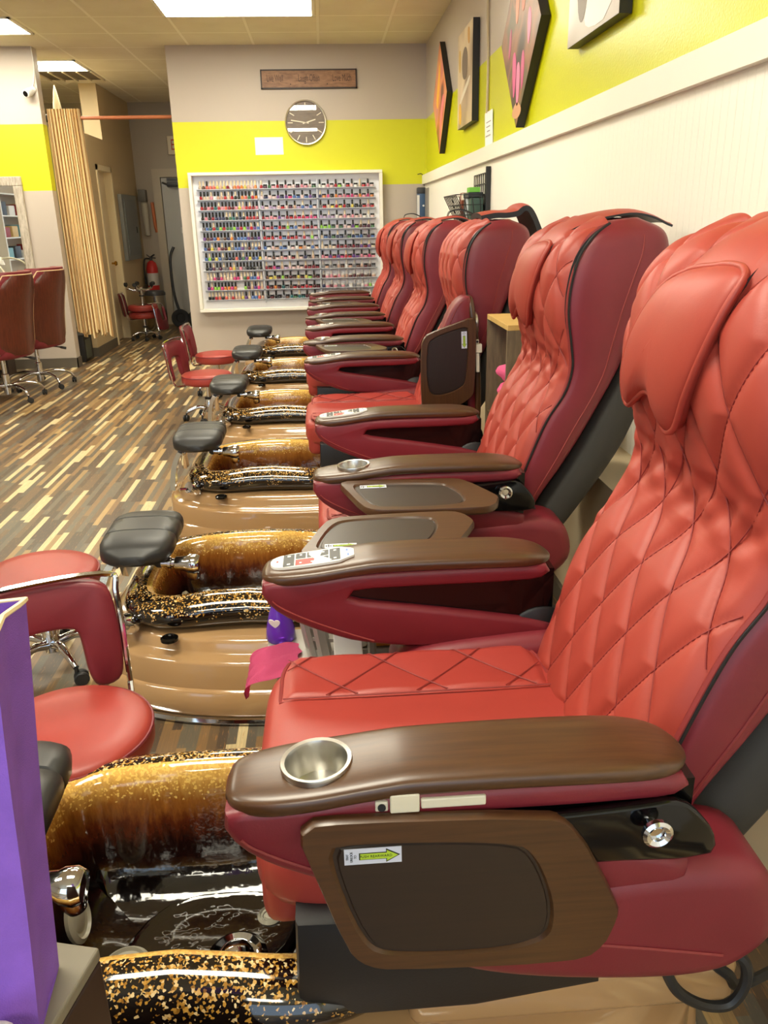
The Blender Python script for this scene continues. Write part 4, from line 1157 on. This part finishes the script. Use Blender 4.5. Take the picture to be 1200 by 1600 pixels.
# ------------------------------------------------------------------ left side: salon chairs, table, mirror
def make_salon():
    t = thing('salon_chair', 'x', 'salon chair', (0, 0, 0), 0, 'high-backed customer chairs')
    star_base(t, .30, .12, 5, .2)
    obj('gas_column', lathe(bmesh.new(), [(0, .05), (.03, .05), (.03, .22), (.02, .225), (.02, .37), (0, .37)], 20), chrome, t, angle=40)
    obj('tilt_lever', tube(bmesh.new(), catmull([(0, -.02, .36), (-.12, -.10, .355), (-.2, -.17, .33)], 5), [.006]*8+[.012]*3, 8), black_matt, t)
    bm = bmesh.new()
    loft(bm, [[(x*k, y*k, z) for x, y in superell(40, .25, .25, 4, (.03, 0))] for k, z in ((.90, .37), (.98, .385), (1, .41), (1, .45), (.96, .475), (.85, .485))])
    obj('seat', bm, leather, t, angle=60)
    # back shell: rear at -x, bowed
    def backsheet(d0, d1, grow):
        H_ = .64+max(0, grow-.01)*1.2
        bm = bmesh.new(); rings = []
        for i in range(19):
            k = i/18; z = .40+H_*k-(.02 if grow else 0)*(1-k); w = (.235+.012*math.sin(k*PI))*(1-.32*max(0, (k-.72)/.28)**2.2)*(1 if k > .12 else .72+.28*(k/.12)**.5)+grow
            lean = -.235-.115*k+.03*math.sin(k*PI)
            R = []
            for j in range(15):
                v = -1+2*j/14; R.append((lean-d1+.085*abs(v)**2.2-.012*(1-abs(v)), v*w, z))
            for j in range(15):
                v = 1-2*j/14; R.append((lean-d0+.085*abs(v)**2.2, v*w, z))
            rings.append(R)
        loft(bm, rings); return bm
    bk = obj('back_shell', backsheet(.0, .022, 0), red_wood, t, angle=50)
    cu = obj('back_cushion', backsheet(-.115, -.002, .030), leather, t, angle=50)
    def edge(i):
        k = i/36; z = .40+.64*k; w = (.235+.012*math.sin(k*PI))*(1-.32*max(0, (k-.72)/.28)**2.2)*(1 if k > .12 else .72+.28*(k/.12)**.5)+.032
        return (-.235-.115*k+.03*math.sin(k*PI)+.085, w, z)
    L = [edge(i) for i in range(37)]
    top = [(L[-1][0]-.085+.085*abs(v)**2.2, v*L[-1][1], 1.042) for v in [1-2*j/10 for j in range(11)]]
    bot = [(L[0][0]-.085+.085*abs(v)**2.2, v*L[0][1], .398) for v in [-1+2*j/10 for j in range(11)]]
    path = L+top[1:-1]+[(x, -y, z) for x, y, z in reversed(L)]+bot[1:-1]
    obj('cream_piping', tube(bmesh.new(), path, .006, 6, closed=True), mat('cream piping', (226, 196, 150), .5), t)
    return t
sal = make_salon()
sal.location = (-2.68, 7.76, 0); sal.rotation_euler = (0, 0, PI-.28)
sal['label'] = 'high-backed salon chair with reddish wood back, nearest the curtain'
s2 = dup(sal, (-2.765, 7.16, 0), PI-.25); s2['label'] = 'high-backed salon chair with wood back at the left edge of photo'
# manicure table
t = thing('manicure_table', 'dark manicure table under the mirror at the left edge', 'table', (-3.63, 7.75, 0))
obj('table_top', bb((-.62, -.75, .70), (.52, .75, .74), .01), black_vinyl, t)
for x in (-.5, .36):
    for y in (-.62, .62): obj('pedestal', bb((x-.12, y-.10, 0), (x+.12, y+.10, .70)), mat('dark cabinet', (44, 30, 24), .5), t, smooth=False)
obj('drawer_box', bb((.05, .40, .10), (.46, .70, .60)), m_wood('tan drawer wood', (150, 108, 60), (172, 128, 76), .5), t, smooth=False)
for i in range(3):
    bm = bb((-.14, -.10, 0), (.14, .10, .028), .012, seg=3); o = obj('folded_towel', bm, mat('tan towel %d' % i, ((232, 210, 160), (214, 178, 120), (240, 224, 184))[i], .95, bump=.6, bscale=500)); o.location = (-3.16, 7.30, .74+.0285*i)
    tag(o, ('bottom tan towel of the folded stack on the manicure table', 'middle tan towel of the folded stack on the manicure table', 'top cream towel of the folded stack on the manicure table')[i], 'towel', 'folded towels on the manicure table')
t = thing('desk_lamp', 'pale desk lamp with a curved arm in front of the mirror', 'lamp', (-3.0, 8.42, .74))
obj('base', lathe(bmesh.new(), [(0, 0), (.07, 0), (.07, .012), (.02, .02), (0, .02)], 24), white_pl, t)
t.location = (-3.08, 8.43, .74)
obj('arm', tube(bmesh.new(), catmull([(0, 0, .015), (.01, 0, .16), (-.04, 0, .30), (-.16, 0, .36), (-.28, 0, .36)], 8), .009, 8), pale_metal, t)
obj('lamp_shade', lathe(bmesh.new(), [(.02, .04), (.03, .03), (.07, -.03), (.066, -.032), (.0, .01)], 24, rotm(0, .3, 0, (-.31, 0, .345)), caps=False), white_pl, t)
for i, (x, c, n, l) in enumerate(((-2.965, (60, 220, 90), 'nail_file', 'bright green plastic clip standing on the manicure table by the mirror'), (-3.0, (64, 150, 160), 'bottle', 'small teal bottle on the manicure table beside the lamp'))):
    o = obj('plastic_clip' if i == 0 else 'lotion_bottle', bb((-.02, -.02, 0), (.02, .02, .10 if i == 0 else .14), .006), mat('clip %d' % i, c, .4)); o.location = (x-.13, 8.36-.10*i, .74)
    tag(o, l, 'clip' if i == 0 else 'bottle')
# mirror with distressed frame
t = thing('wall_mirror', 'large wall mirror in a distressed grey frame on the left partition', 'mirror', (-3.75, YB, .85))
fm = m_wood('distressed white wood', (150, 138, 122), (206, 196, 180), .6, (20, 20, 4), 0)
bm = bmesh.new(); MW, MH, fwid = .84, 1.02, .085
for c0, c1 in (((-MW, -.04, 0), (MW, 0, fwid)), ((-MW, -.04, MH-fwid), (MW, 0, MH)), ((-MW, -.04, fwid), (-MW+fwid, 0, MH-fwid)), ((MW-fwid, -.04, fwid), (MW, 0, MH-fwid))):
    box(bm, [(a+b)/2 for a, b in zip(c0, c1)], [b-a for a, b in zip(c0, c1)], .006)
obj('mirror_frame', bm, fm, t, smooth=False)
obj('mirror_glass', bb((-MW+fwid, -.015, fwid), (MW-fwid, -.008, MH-fwid)), mat('mirror', (226, 228, 226), .01, metal=1), t, smooth=False)

# ------------------------------------------------------------------ curtain and rod across the corridor mouth
YR = 8.98
t = thing('curtain_rod', 'copper curtain rod across the corridor opening', 'rod', (-2.02, YR, 2.40))
obj('rod', tube(bmesh.new(), [(-.61, 0, 0), (.60, 0, 0)], .017, 12), mat('copper rod', (176, 104, 66), .35), t)
for x in (-.612, .612): obj('rod_socket', lathe(bmesh.new(), [(0, -.012), (.035, -.012), (.035, .012), (0, .012)], 16, axis_to((1, 0, 0), (x, 0, 0))), black_matt, t)
def make_curtain():
    m = bpy.data.materials.new('tan striped curtain'); m.use_nodes = True; q = NT(m)
    tc = q.n('ShaderNodeTexCoord'); uv = q.n('ShaderNodeSeparateXYZ'); q.l(tc, 'UV', uv, 0)
    s = q.math('SINE', q.math('MULTIPLY', uv.outputs[0], 2*PI*44))
    q.color(q.ramp(q.math('ADD', q.math('MULTIPLY', s, .5), .5), [(.2, lin((184, 144, 92))), (.5, lin((240, 216, 166)))])); q.b.inputs['Roughness'].default_value = .85
    bm = bmesh.new(); uvl = bm.loops.layers.uv.new('UVMap'); nu, nz = 240, 30; G = []
    for i in range(nu+1):
        u = i/nu; row = []
        for k in range(nz+1):
            z = 1-k/nz; zz = .33+2.15*z
            if k == nz: zz += .03*math.sin(u*23)+.02*math.sin(u*61)
            fl = 1-z
            x0 = -2.63+.315*u*(1+.10*fl)+.012*fl
            x = x0+.008*math.sin(u*2*PI*12.0+1)*(.5+fl)
            y = YR-.02+.048*(.7+.5*fl)*math.sin(u*2*PI*12.0+.6*math.sin(u*9)+.5*math.sin(z*3+u*5))
            row.append(bm.verts.new((x, y, zz)))
        G.append(row)
    for i in range(nu):
        for k in range(nz):
            f = bm.faces.new((G[i][k], G[i][k+1], G[i+1][k+1], G[i+1][k]))
            for lp, (a, b) in zip(f.loops, ((i, k), (i, k+1), (i+1, k+1), (i+1, k))): lp[uvl].uv = (a/nu, b/nz)
    o = obj('curtain', bm, m, angle=180)
    bmt = None
    return tag(o, 'tan striped curtain gathered at the left of the corridor opening', 'curtain')
make_curtain()
bm = bmesh.new(); loft(bm, [[(-2.70+x*k, 9.60+y*k, z) for x, y in superell(16, .055, .04, 2)] for k, z in ((1.0, 2.38), (.95, 2.48), (.7, 2.60), (.35, 2.72), (.08, 2.78))])
tag(obj('fabric_cone', bm, mat('pale voile', (214, 198, 160), .8)), 'pale pointed fabric peak showing above the gathered curtain', 'fabric')
t = thing('waste_bin', 'dark bin in the gap behind the left partition under the curtain', 'bin', (-2.74, 9.25, 0))
obj('bin_body', bb((-.12, -.16, 0), (.12, .16, .30), .02), black_matt, t); obj('bin_front', bb((.12, -.13, .04), (.126, .06, .24)), mat('bin green grey', (84, 92, 84), .5), t, smooth=False)

# ------------------------------------------------------------------ corridor things
t = thing('exit_sign', 'white EXIT sign with red letters above the grey exit door', 'sign', (-1.93, YC, 2.44))
obj('sign_box', bb((-.17, -.05, -.12), (.17, 0, .12), .006), mat('sign cream', (216, 200, 170), .4), t, smooth=False)
obj('exit_letters', text_bm('EXIT', .20, rotm(PI/2, 0, 0, (.0, -.051, 0)), .62), mat('exit red', (190, 60, 36), .5), t, smooth=False)
obj('wire_stub', tube(bmesh.new(), [(-.02, -.02, .12), (-.02, -.02, .16)], .02, 10), dark_pl, t)
t = thing('electrical_panel', 'grey electrical panel on the corridor wall by the exit', 'panel', (-2.60, 11.82, 1.38))
obj('panel_box', bb((0, -.46, -.42), (.05, .42, .40), .006), mat('panel grey', (126, 128, 124), .5), t, smooth=False)
obj('panel_door', bb((.05, -.36, -.36), (.058, .30, .34)), mat('panel door grey', (112, 116, 116), .45), t, smooth=False)
obj('panel_latch', bb((.058, .20, -.08), (.066, .23, .0)), black_matt, t, smooth=False)
t = thing('emergency_light', 'pale emergency light fixture hanging beside the electrical panel', 'light fixture', (-2.50, YC, 1.55))
obj('fixture_body', lathe(bmesh.new(), [(0, -.30), (.035, -.29), (.045, -.1), (.05, .14), (.03, .16), (0, .16)], 16, Matrix.Translation((0, -.08, 0))), mat('fixture grey', (178, 172, 156), .5), t)
obj('fixture_head', bb((-.06, -.15, .16), (.04, 0, .32), .01), mat('fixture dark', (110, 106, 96), .5), t)
tag(obj('orange_cable', tube(bmesh.new(), catmull([(-2.40, YC-.03, 1.70), (-2.39, YC-.05, 1.55), (-2.385, YC-.05, 1.40), (-2.37, YC-.04, 1.30)], 5), .024, 8), mat('orange cord', (196, 110, 60), .5)), 'orange cable hanging on the corridor end wall beside the door frame', 'cable')
t = thing('fire_extinguisher', 'red fire extinguisher with white label in the corridor corner', 'fire extinguisher', (-2.46, 12.35, .40))
obj('cylinder', lathe(bmesh.new(), [(0, 0), (.07, 0), (.08, .02), (.08, .42), (.06, .49), (.025, .52), (0, .52)], 24), red_pl, t)
obj('label_band', lathe(bmesh.new(), [(.0805, .18), (.082, .19), (.082, .34), (.0805, .35)], 24, caps=False), mat('label grey', (196, 190, 184), .5), t)
bm = lathe(bmesh.new(), [(0, .52), (.022, .52), (.022, .57), (0, .57)], 14); tube(bm, [(0, 0, .57), (.06, -.05, .60)], .012); tube(bm, [(0, 0, .56), (.075, -.06, .555)], .008); tube(bm, [(0, 0, .56), (-.06, .03, .60)], .008)
obj('valve', bm, dark_pl, t)
obj('hose', tube(bmesh.new(), catmull([(-.02, -.02, .55), (-.08, -.05, .54), (-.10, -.06, .40), (-.095, -.055, .20)], 6), .011, 8), black_matt, t)
obj('wall_bracket', bb((-.02, .06, .1), (.02, .25, .4)), dark_pl, t, smooth=False)
t = thing('trash_can', 'shiny steel trash can behind the stacked corridor stools', 'trash can', (-2.36, 11.85, 0))
obj('can_body', lathe(bmesh.new(), [(0, 0), (.135, 0), (.14, .02), (.14, .48), (0, .48)], 32), mat('steel', (190, 186, 176), .18, metal=1), t, angle=40)
obj('can_lid', lathe(bmesh.new(), [(0, .48), (.145, .48), (.145, .51), (.12, .54), (0, .55)], 32), dark_pl, t, angle=40)
t = thing('hand_truck', 'black hand truck leaning by the exit door with one wheel on the floor', 'hand truck', (-2.10, 12.1, 0))
bm = tube(bmesh.new(), catmull([(.04, 0, .10), (-.04, .02, .45), (-.06, .05, .80), (-.05, .08, .98), (.0, .11, 1.10)], 6), .020, 8)
obj('handle_frame', bm, black_matt, t)
for dx in (0, .24):
    obj('wheel', lathe(bmesh.new(), [(0, -.03), (.05, -.03), (.06, -.02), (.085, -.028), (.125, -.025), (.13, 0), (.125, .025), (.085, .028), (.06, .02), (.05, .03), (0, .03)], 28, axis_to((.35, -1, 0), (.02+dx, -.02-.3*dx*0, .13))), [black_matt], t, angle=40)
bm = bmesh.new(); G = []
for i in range(15):
    G.append([bm.verts.new((-.10+.68*i/14, -.02+.42*j/8, .012+.17*math.exp(-((i-3)/3.5)**2)*math.exp(-((j-4)/2.6)**2)+.03*math.exp(-((i-9)/3)**2-((j-4)/2)**2))) for j in range(9)])
for i in range(14):
    for j in range(8): bm.faces.new((G[i][j], G[i+1][j], G[i+1][j+1], G[i][j+1]))
bmesh.ops.solidify(bm, geom=bm.faces[:], thickness=-.01)
o = obj('floor_mat', bm, mat('olive grey mat', (92, 82, 66), .9)); o.location = (-2.02, 12.02, .0)
tag(o, 'crumpled olive grey mat on the floor by the exit door', 'mat')

# ------------------------------------------------------------------ canvases on the right wall
def petals_mat(name, stops, scale, seed):
    m = bpy.data.materials.new(name); m.use_nodes = True; q = NT(m)
    v = q.coords('Object', (1, 1, 1)); n = q.n('ShaderNodeTexNoise'); n.inputs['Scale'].default_value = scale; n.inputs['Detail'].default_value = 1.5; n.noise_dimensions = '4D'; n.inputs['W'].default_value = seed
    q.t.links.new(v, n.inputs['Vector'])
    w = q.n('ShaderNodeTexWave'); w.inputs['Scale'].default_value = scale*.6; w.inputs['Distortion'].default_value = 6; w.inputs['Detail'].default_value = 1; q.t.links.new(v, w.inputs['Vector'])
    q.color(q.ramp(q.math('ADD', q.math('MULTIPLY', n.outputs[0], .75), q.math('MULTIPLY', w.outputs[0], .25)), [(p, lin(c)) for p, c in stops])); q.b.inputs['Roughness'].default_value = .35
    return m
dark_edge = mat('black canvas edge', (28, 25, 22), .5)
def canvas(y, z, half, rot, m, label, shapes=()):
    t = thing('canvas_print', label, 'canvas print', (XR-.003, y, z), 0, 'canvas prints on the lime wall')
    bm = bmesh.new(); box(bm, (-.022, 0, 0), (.044, 2*half, 2*half)); bmesh.ops.rotate(bm, cent=(0, 0, 0), matrix=Matrix.Rotation(rot, 3, 'X'), verts=bm.verts)
    obj('canvas_body', bm, dark_edge, t, smooth=False)
    bm = bmesh.new(); box(bm, (-.0445, 0, 0), (.001, 2*half-.002, 2*half-.002)); bmesh.ops.rotate(bm, cent=(0, 0, 0), matrix=Matrix.Rotation(rot, 3, 'X'), verts=bm.verts)
    obj('printed_face', bm, m, t, smooth=False)
    for P, c in shapes:
        bm = prism(bmesh.new(), smooth_poly(P, 2), lambda a, b, h: (h, a, b), -.0462, -.0448); obj('printed_shape', bm, mat('print %s' % (c,), c, .4), t, smooth=False)
canvas(7.50, 2.345, .298, PI/4, petals_mat('petal print orange', [(.35, (110, 60, 40)), (.46, (200, 110, 64)), (.55, (222, 150, 90)), (.66, (206, 120, 110))], 4, 1), 'diamond canvas of orange and pink petals nearest the back corner', [([(.22, -.02), (.1, .16), (-.02, .30), (-.06, .2), (.02, .0), (.1, -.08)], (240, 176, 44)), ([(.02, -.34), (-.06, -.1), (-.2, .02), (-.3, -.02), (-.2, -.12), (-.04, -.36)], (224, 120, 122))])
canvas(6.225, 2.315, .302, 0, petals_mat('stone print beige', [(.25, (120, 96, 70)), (.42, (196, 172, 138)), (.6, (226, 206, 170)), (.8, (206, 180, 140))], 3, 5), 'square beige canvas with brown stones and yellow flowers',
       [([(.10, .02), (.12, .14), (0, .20), (-.12, .14), (-.1, .0), (0, -.02)], (112, 92, 72)), ([(.2, -.16), (.2, -.12), (-.22, .0), (-.22, -.05)], (228, 218, 196)), ([(.22, -.28), (.24, -.14), (.14, -.14), (.12, -.28)], (232, 180, 50)), ([(-.12, .18), (-.1, .28), (-.18, .28), (-.2, .18)], (206, 150, 50)), ([(.24, .06), (.25, .2), (.18, .2), (.18, .06)], (206, 168, 60))])
canvas(4.57, 2.27, .305, PI/4+.03, petals_mat('petal print pink', [(.35, (56, 38, 28)), (.48, (112, 76, 52)), (.58, (150, 98, 66)), (.68, (96, 84, 54))], 5, 9), 'diamond canvas of pink flowers and brown shapes with black edge',
       [([(.10, .05), (.08, .36), (.0, .36), (.02, .05)], (206, 132, 100)), ([(-.03, .08), (-.04, .36), (-.13, .3), (-.12, .08)], (190, 110, 84)), ([(.10, -.30), (.14, -.10), (.09, -.06), (.04, -.12), (.05, -.26)], (206, 84, 136)), ([(.02, -.34), (.04, -.16), (-.01, -.12), (-.05, -.18), (-.03, -.32)], (226, 124, 164)), ([(-.08, -.28), (-.06, -.14), (-.10, -.08), (-.14, -.14), (-.12, -.24)], (196, 78, 128)), ([(-.20, -.12), (-.17, .04), (-.22, .08), (-.26, .0)], (222, 118, 158)), ([(.24, -.10), (.22, .04), (.17, .06), (.18, -.06)], (176, 70, 112)), ([(.0, -.40), (.14, -.36), (.0, -.30), (-.12, -.36)], (206, 150, 110))])
canvas(3.375, 2.345, .305, 0, petals_mat('grey print', [(.3, (146, 128, 112)), (.55, (196, 188, 176)), (.8, (226, 222, 214))], 2, 3), 'square grey and brown canvas cut off by the top edge of photo',
       [([(.25, .29), (.20, -.16), (.13, -.27), (.05, -.18), (-.12, .18), (-.16, .29)], (104, 86, 70)), ([(.10, -.29), (-.29, -.29), (-.29, .29), (-.19, .29), (-.10, .14), (.06, -.17)], (230, 227, 220))])
# cable, note
t = tag(obj('wall_cable', tube(bmesh.new(), catmull([(XR-.008, 5.60, 2.985), (XR-.012, 5.61, 2.6), (XR-.008, 5.58, 2.3), (XR-.010, 5.58, 2.02)], 6), .009, 8), mat('cable taupe', (190, 174, 140), .5)), 'thin pale cable running down the right wall to the paper note', 'cable')
bm = bmesh.new(); box(bm, (XR-.006, 5.53, 1.925), (.003, .24, .20), rot=(0, -.03, 0)); n0 = len(bm.faces)
for i in range(4): box(bm, (XR-.0085, 5.53+.01*(i % 2), 1.965-.026*i), (.001, .15-.03*(i % 3), .006), rot=(0, -.03, 0), mi=1)
tag(obj('paper_note', bm, [paper, mat('faint print', (170, 168, 160), .7)], smooth=False), 'small white paper note standing on the white rail below the cable', 'note')
# wire rack with products
t = thing('wire_rack', 'black wire wall basket of small products on the white panelling', 'wire rack', (XR-.02, 5.64, 1.23))
bm = bmesh.new(); wr = .0035
for k in range(9): tube(bm, [(-.006, -.26+.065*k, 0), (-.006, -.26+.065*k, .44)], wr, 5)
for k in range(8): tube(bm, [(-.006, -.26, .0628*k), (-.006, .26, .0628*k)], wr, 5)
obj('back_grid', bm, black_matt, t)
obj('edge_post', bb((-.03, -.285, -.02), (0, -.262, .47), .003), black_matt, t, smooth=False)
bm = bmesh.new()
def rr(z, d, f=1): return [(-.008, -.25), (-.008, .25), (-d, .25*f), (-d, -.25*f)]
for z, d in ((.14, .13), (.19, .155), (.25, .185), (.31, .215)):
    tube(bm, [(x, y, z) for x, y in rr(z, d)], wr, 5, closed=True)
for k in range(9):
    y = -.25+.0625*k; tube(bm, [(-.008, y, .14), (-.13, y, .14), (-.215, y, .31)], wr, 5)
for k in range(1, 4):
    for y in (-.25, .25): tube(bm, [(-.008-.04*k, y, .14), (-.01-.05*k, y, .31)], wr, 5)
obj('basket', bm, black_matt, t)
obj('basket_floor', bb((-.13, -.25, .134), (-.008, .25, .139)), dark_pl, t, smooth=False)
IT = [((-.07, -.16, .142), (.08, .09, .15), (70, 96, 84), 'grey green product box at the near end of the wire basket'), ((-.07, -.05, .142), (.08, .09, .15), (196, 208, 212), 'pale blue product box next to the grey green one in the wire basket'),
      ((-.07, .06, .142), (.07, .08, .14), (54, 66, 60), 'dark green product box in the middle of the wire basket'), ((-.075, .18, .142), (.07, .07, .19), (140, 74, 48), 'brown box leaning at the far end of the wire basket'),
      ((-.08, -.11, .294), (.09, .20, .03), (40, 48, 52), 'dark flat box lying on top of the boxes in wire basket'), ((-.08, .06, .284), (.08, .10, .04), (226, 222, 208), 'white small box lying on the dark green box in the basket'), ((-.08, -.13, .325), (.07, .09, .03), (120, 196, 70), 'lime green box topmost in the wire basket')]
for (x, y, z), s, c, l in IT:
    o = obj('product_box', bb((-s[0]/2, -s[1]/2, 0), (s[0]/2, s[1]/2, s[2]), .003), mat('box %s' % (c,), c, .5), smooth=False); o.location = (XR-.02+x, 5.64+y, 1.23+z); tag(o, l, 'box')

# ------------------------------------------------------------------ front left: cart, purple bag, candle
t = thing('front_cart', 'dark wooden cart with a grey top at the bottom left corner', 'cart', (-.205, .515, 0), math.radians(-14))
obj('cart_body', bb((-.36, -.42, .03), (0, 0, .838), .003), mat('dark brown laminate', (44, 24, 20), .4), t, smooth=False)
obj('cart_top', bb((-.362, -.422, .838), (.0, .0, .85), .002), mat('grey laminate top', (120, 114, 100), .3), t, smooth=False)
for x in (-.32, -.04):
    for y in (-.38, -.04): obj('foot', lathe(bmesh.new(), [(0, 0), (.018, 0), (.014, .031), (0, .031)], 12, Matrix.Translation((x, y, 0))), black_matt, t)
def bag():
    B = [(-.228, .440, .851), (-.232, .497, .851), (-.36, .470, .851), (-.35, .415, .851)]
    T = [(-.217, .470, 1.158), (-.226, .548, 1.146), (-.345, .53, 1.146), (-.335, .455, 1.150)]
    bm = bmesh.new(); rings = []
    for i in range(13):
        k = i/12; R = []
        c = [tuple(a+(b-a)*k for a, b in zip(p, q)) for p, q in zip(B, T)]
        for e in range(4):
            a, b = c[e], c[(e+1) % 4]
            for s in range(8):
                u = s/8; p = [a[j]+(b[j]-a[j])*u for j in range(3)]
                if e in (0, 2):
                    d = (.002+.004*k)*(1-abs(2*u-1)); p[0] += -d if e == 0 else d
                p[1] += .002*math.sin(6*k+e*2+u*4)
                R.append(p)
        rings.append(R)
    loft(bm, rings, caps=False); fl = [bm.verts.new(p) for p in B]; bm.faces.new(fl)
    t = thing('gift_bag', 'purple fabric gift bag standing on the dark cart at left', 'bag', (-.29, .48, .85))
    for v in bm.verts: v.co -= Vector((-.29, .48, .85))
    bmesh.ops.recalc_face_normals(bm, faces=bm.faces); bmesh.ops.solidify(bm, geom=bm.faces[:], thickness=.002)
    obj('bag_body', bm, mat('purple fabric', (128, 84, 190), .7, bump=.5, bscale=900, noise=.12, nscale=30), t, angle=40)
    top = rings[-1]; bm = bmesh.new(); tube(bm, [Vector(p)-Vector((-.29, .48, .85)) for p in top], .0022, 6, closed=True)
    obj('bag_hem', bm, mat('gold hem', (232, 214, 170), .4), t)
bag()
t = thing('candle_jar', 'white cylinder jar at the bottom left corner in front of the purple bag', 'jar', (-.243, .400, .851))
obj('jar_body', lathe(bmesh.new(), [(0, 0), (.018, 0), (.02, .004), (.02, .03), (0, .03)], 24), white_pl, t, angle=40)
obj('jar_lid', lathe(bmesh.new(), [(0, .03), (.0205, .03), (.0205, .042), (.018, .044), (0, .044)], 24), white_pl, t, angle=40)

# ------------------------------------------------------------------ unseen product shelf with invented boxes, added for the mirror to reflect
t = thing('added_shelf', 'unseen white product shelf added against the left wall for the mirror to reflect', 'shelf', (-5.42, 1.9, 0))
for y in (-.98, .98): obj('side_board', bb((-.16, y-.02, 0), (.16, y+.02, 2.1)), white_pl, t, smooth=False)
for z in (.1, .5, .9, 1.25, 1.6, 1.95): obj('shelf_board', bb((-.16, -.96, z-.02), (.16, .96, z)), white_pl, t, smooth=False)
for i, z in enumerate((.9, 1.25, 1.6)):
    for j in range(5):
        c, nm = (((206, 176, 120), 'wicker tan'), ((150, 40, 44), 'dark red'), ((226, 226, 230), 'white'), ((60, 64, 74), 'charcoal'), ((120, 170, 190), 'pale blue'))[(i*2+j) % 5]
        hh = (.16, .22, .12, .2, .18)[(i+j) % 5]
        o = obj('added_box', bb((-.12, -.14, 0), (.12, .14, hh), .01), mat('store %s' % nm, c, .5)); o.location = (-5.42, 1.9-.76+.38*j, z+.001)
        tag(o, '%s invented storage box, %s from window, %s board of left wall shelf' % (nm, ORD[j], ('third', 'fourth', 'fifth')[i]), 'box', 'invented boxes on the left wall shelf')
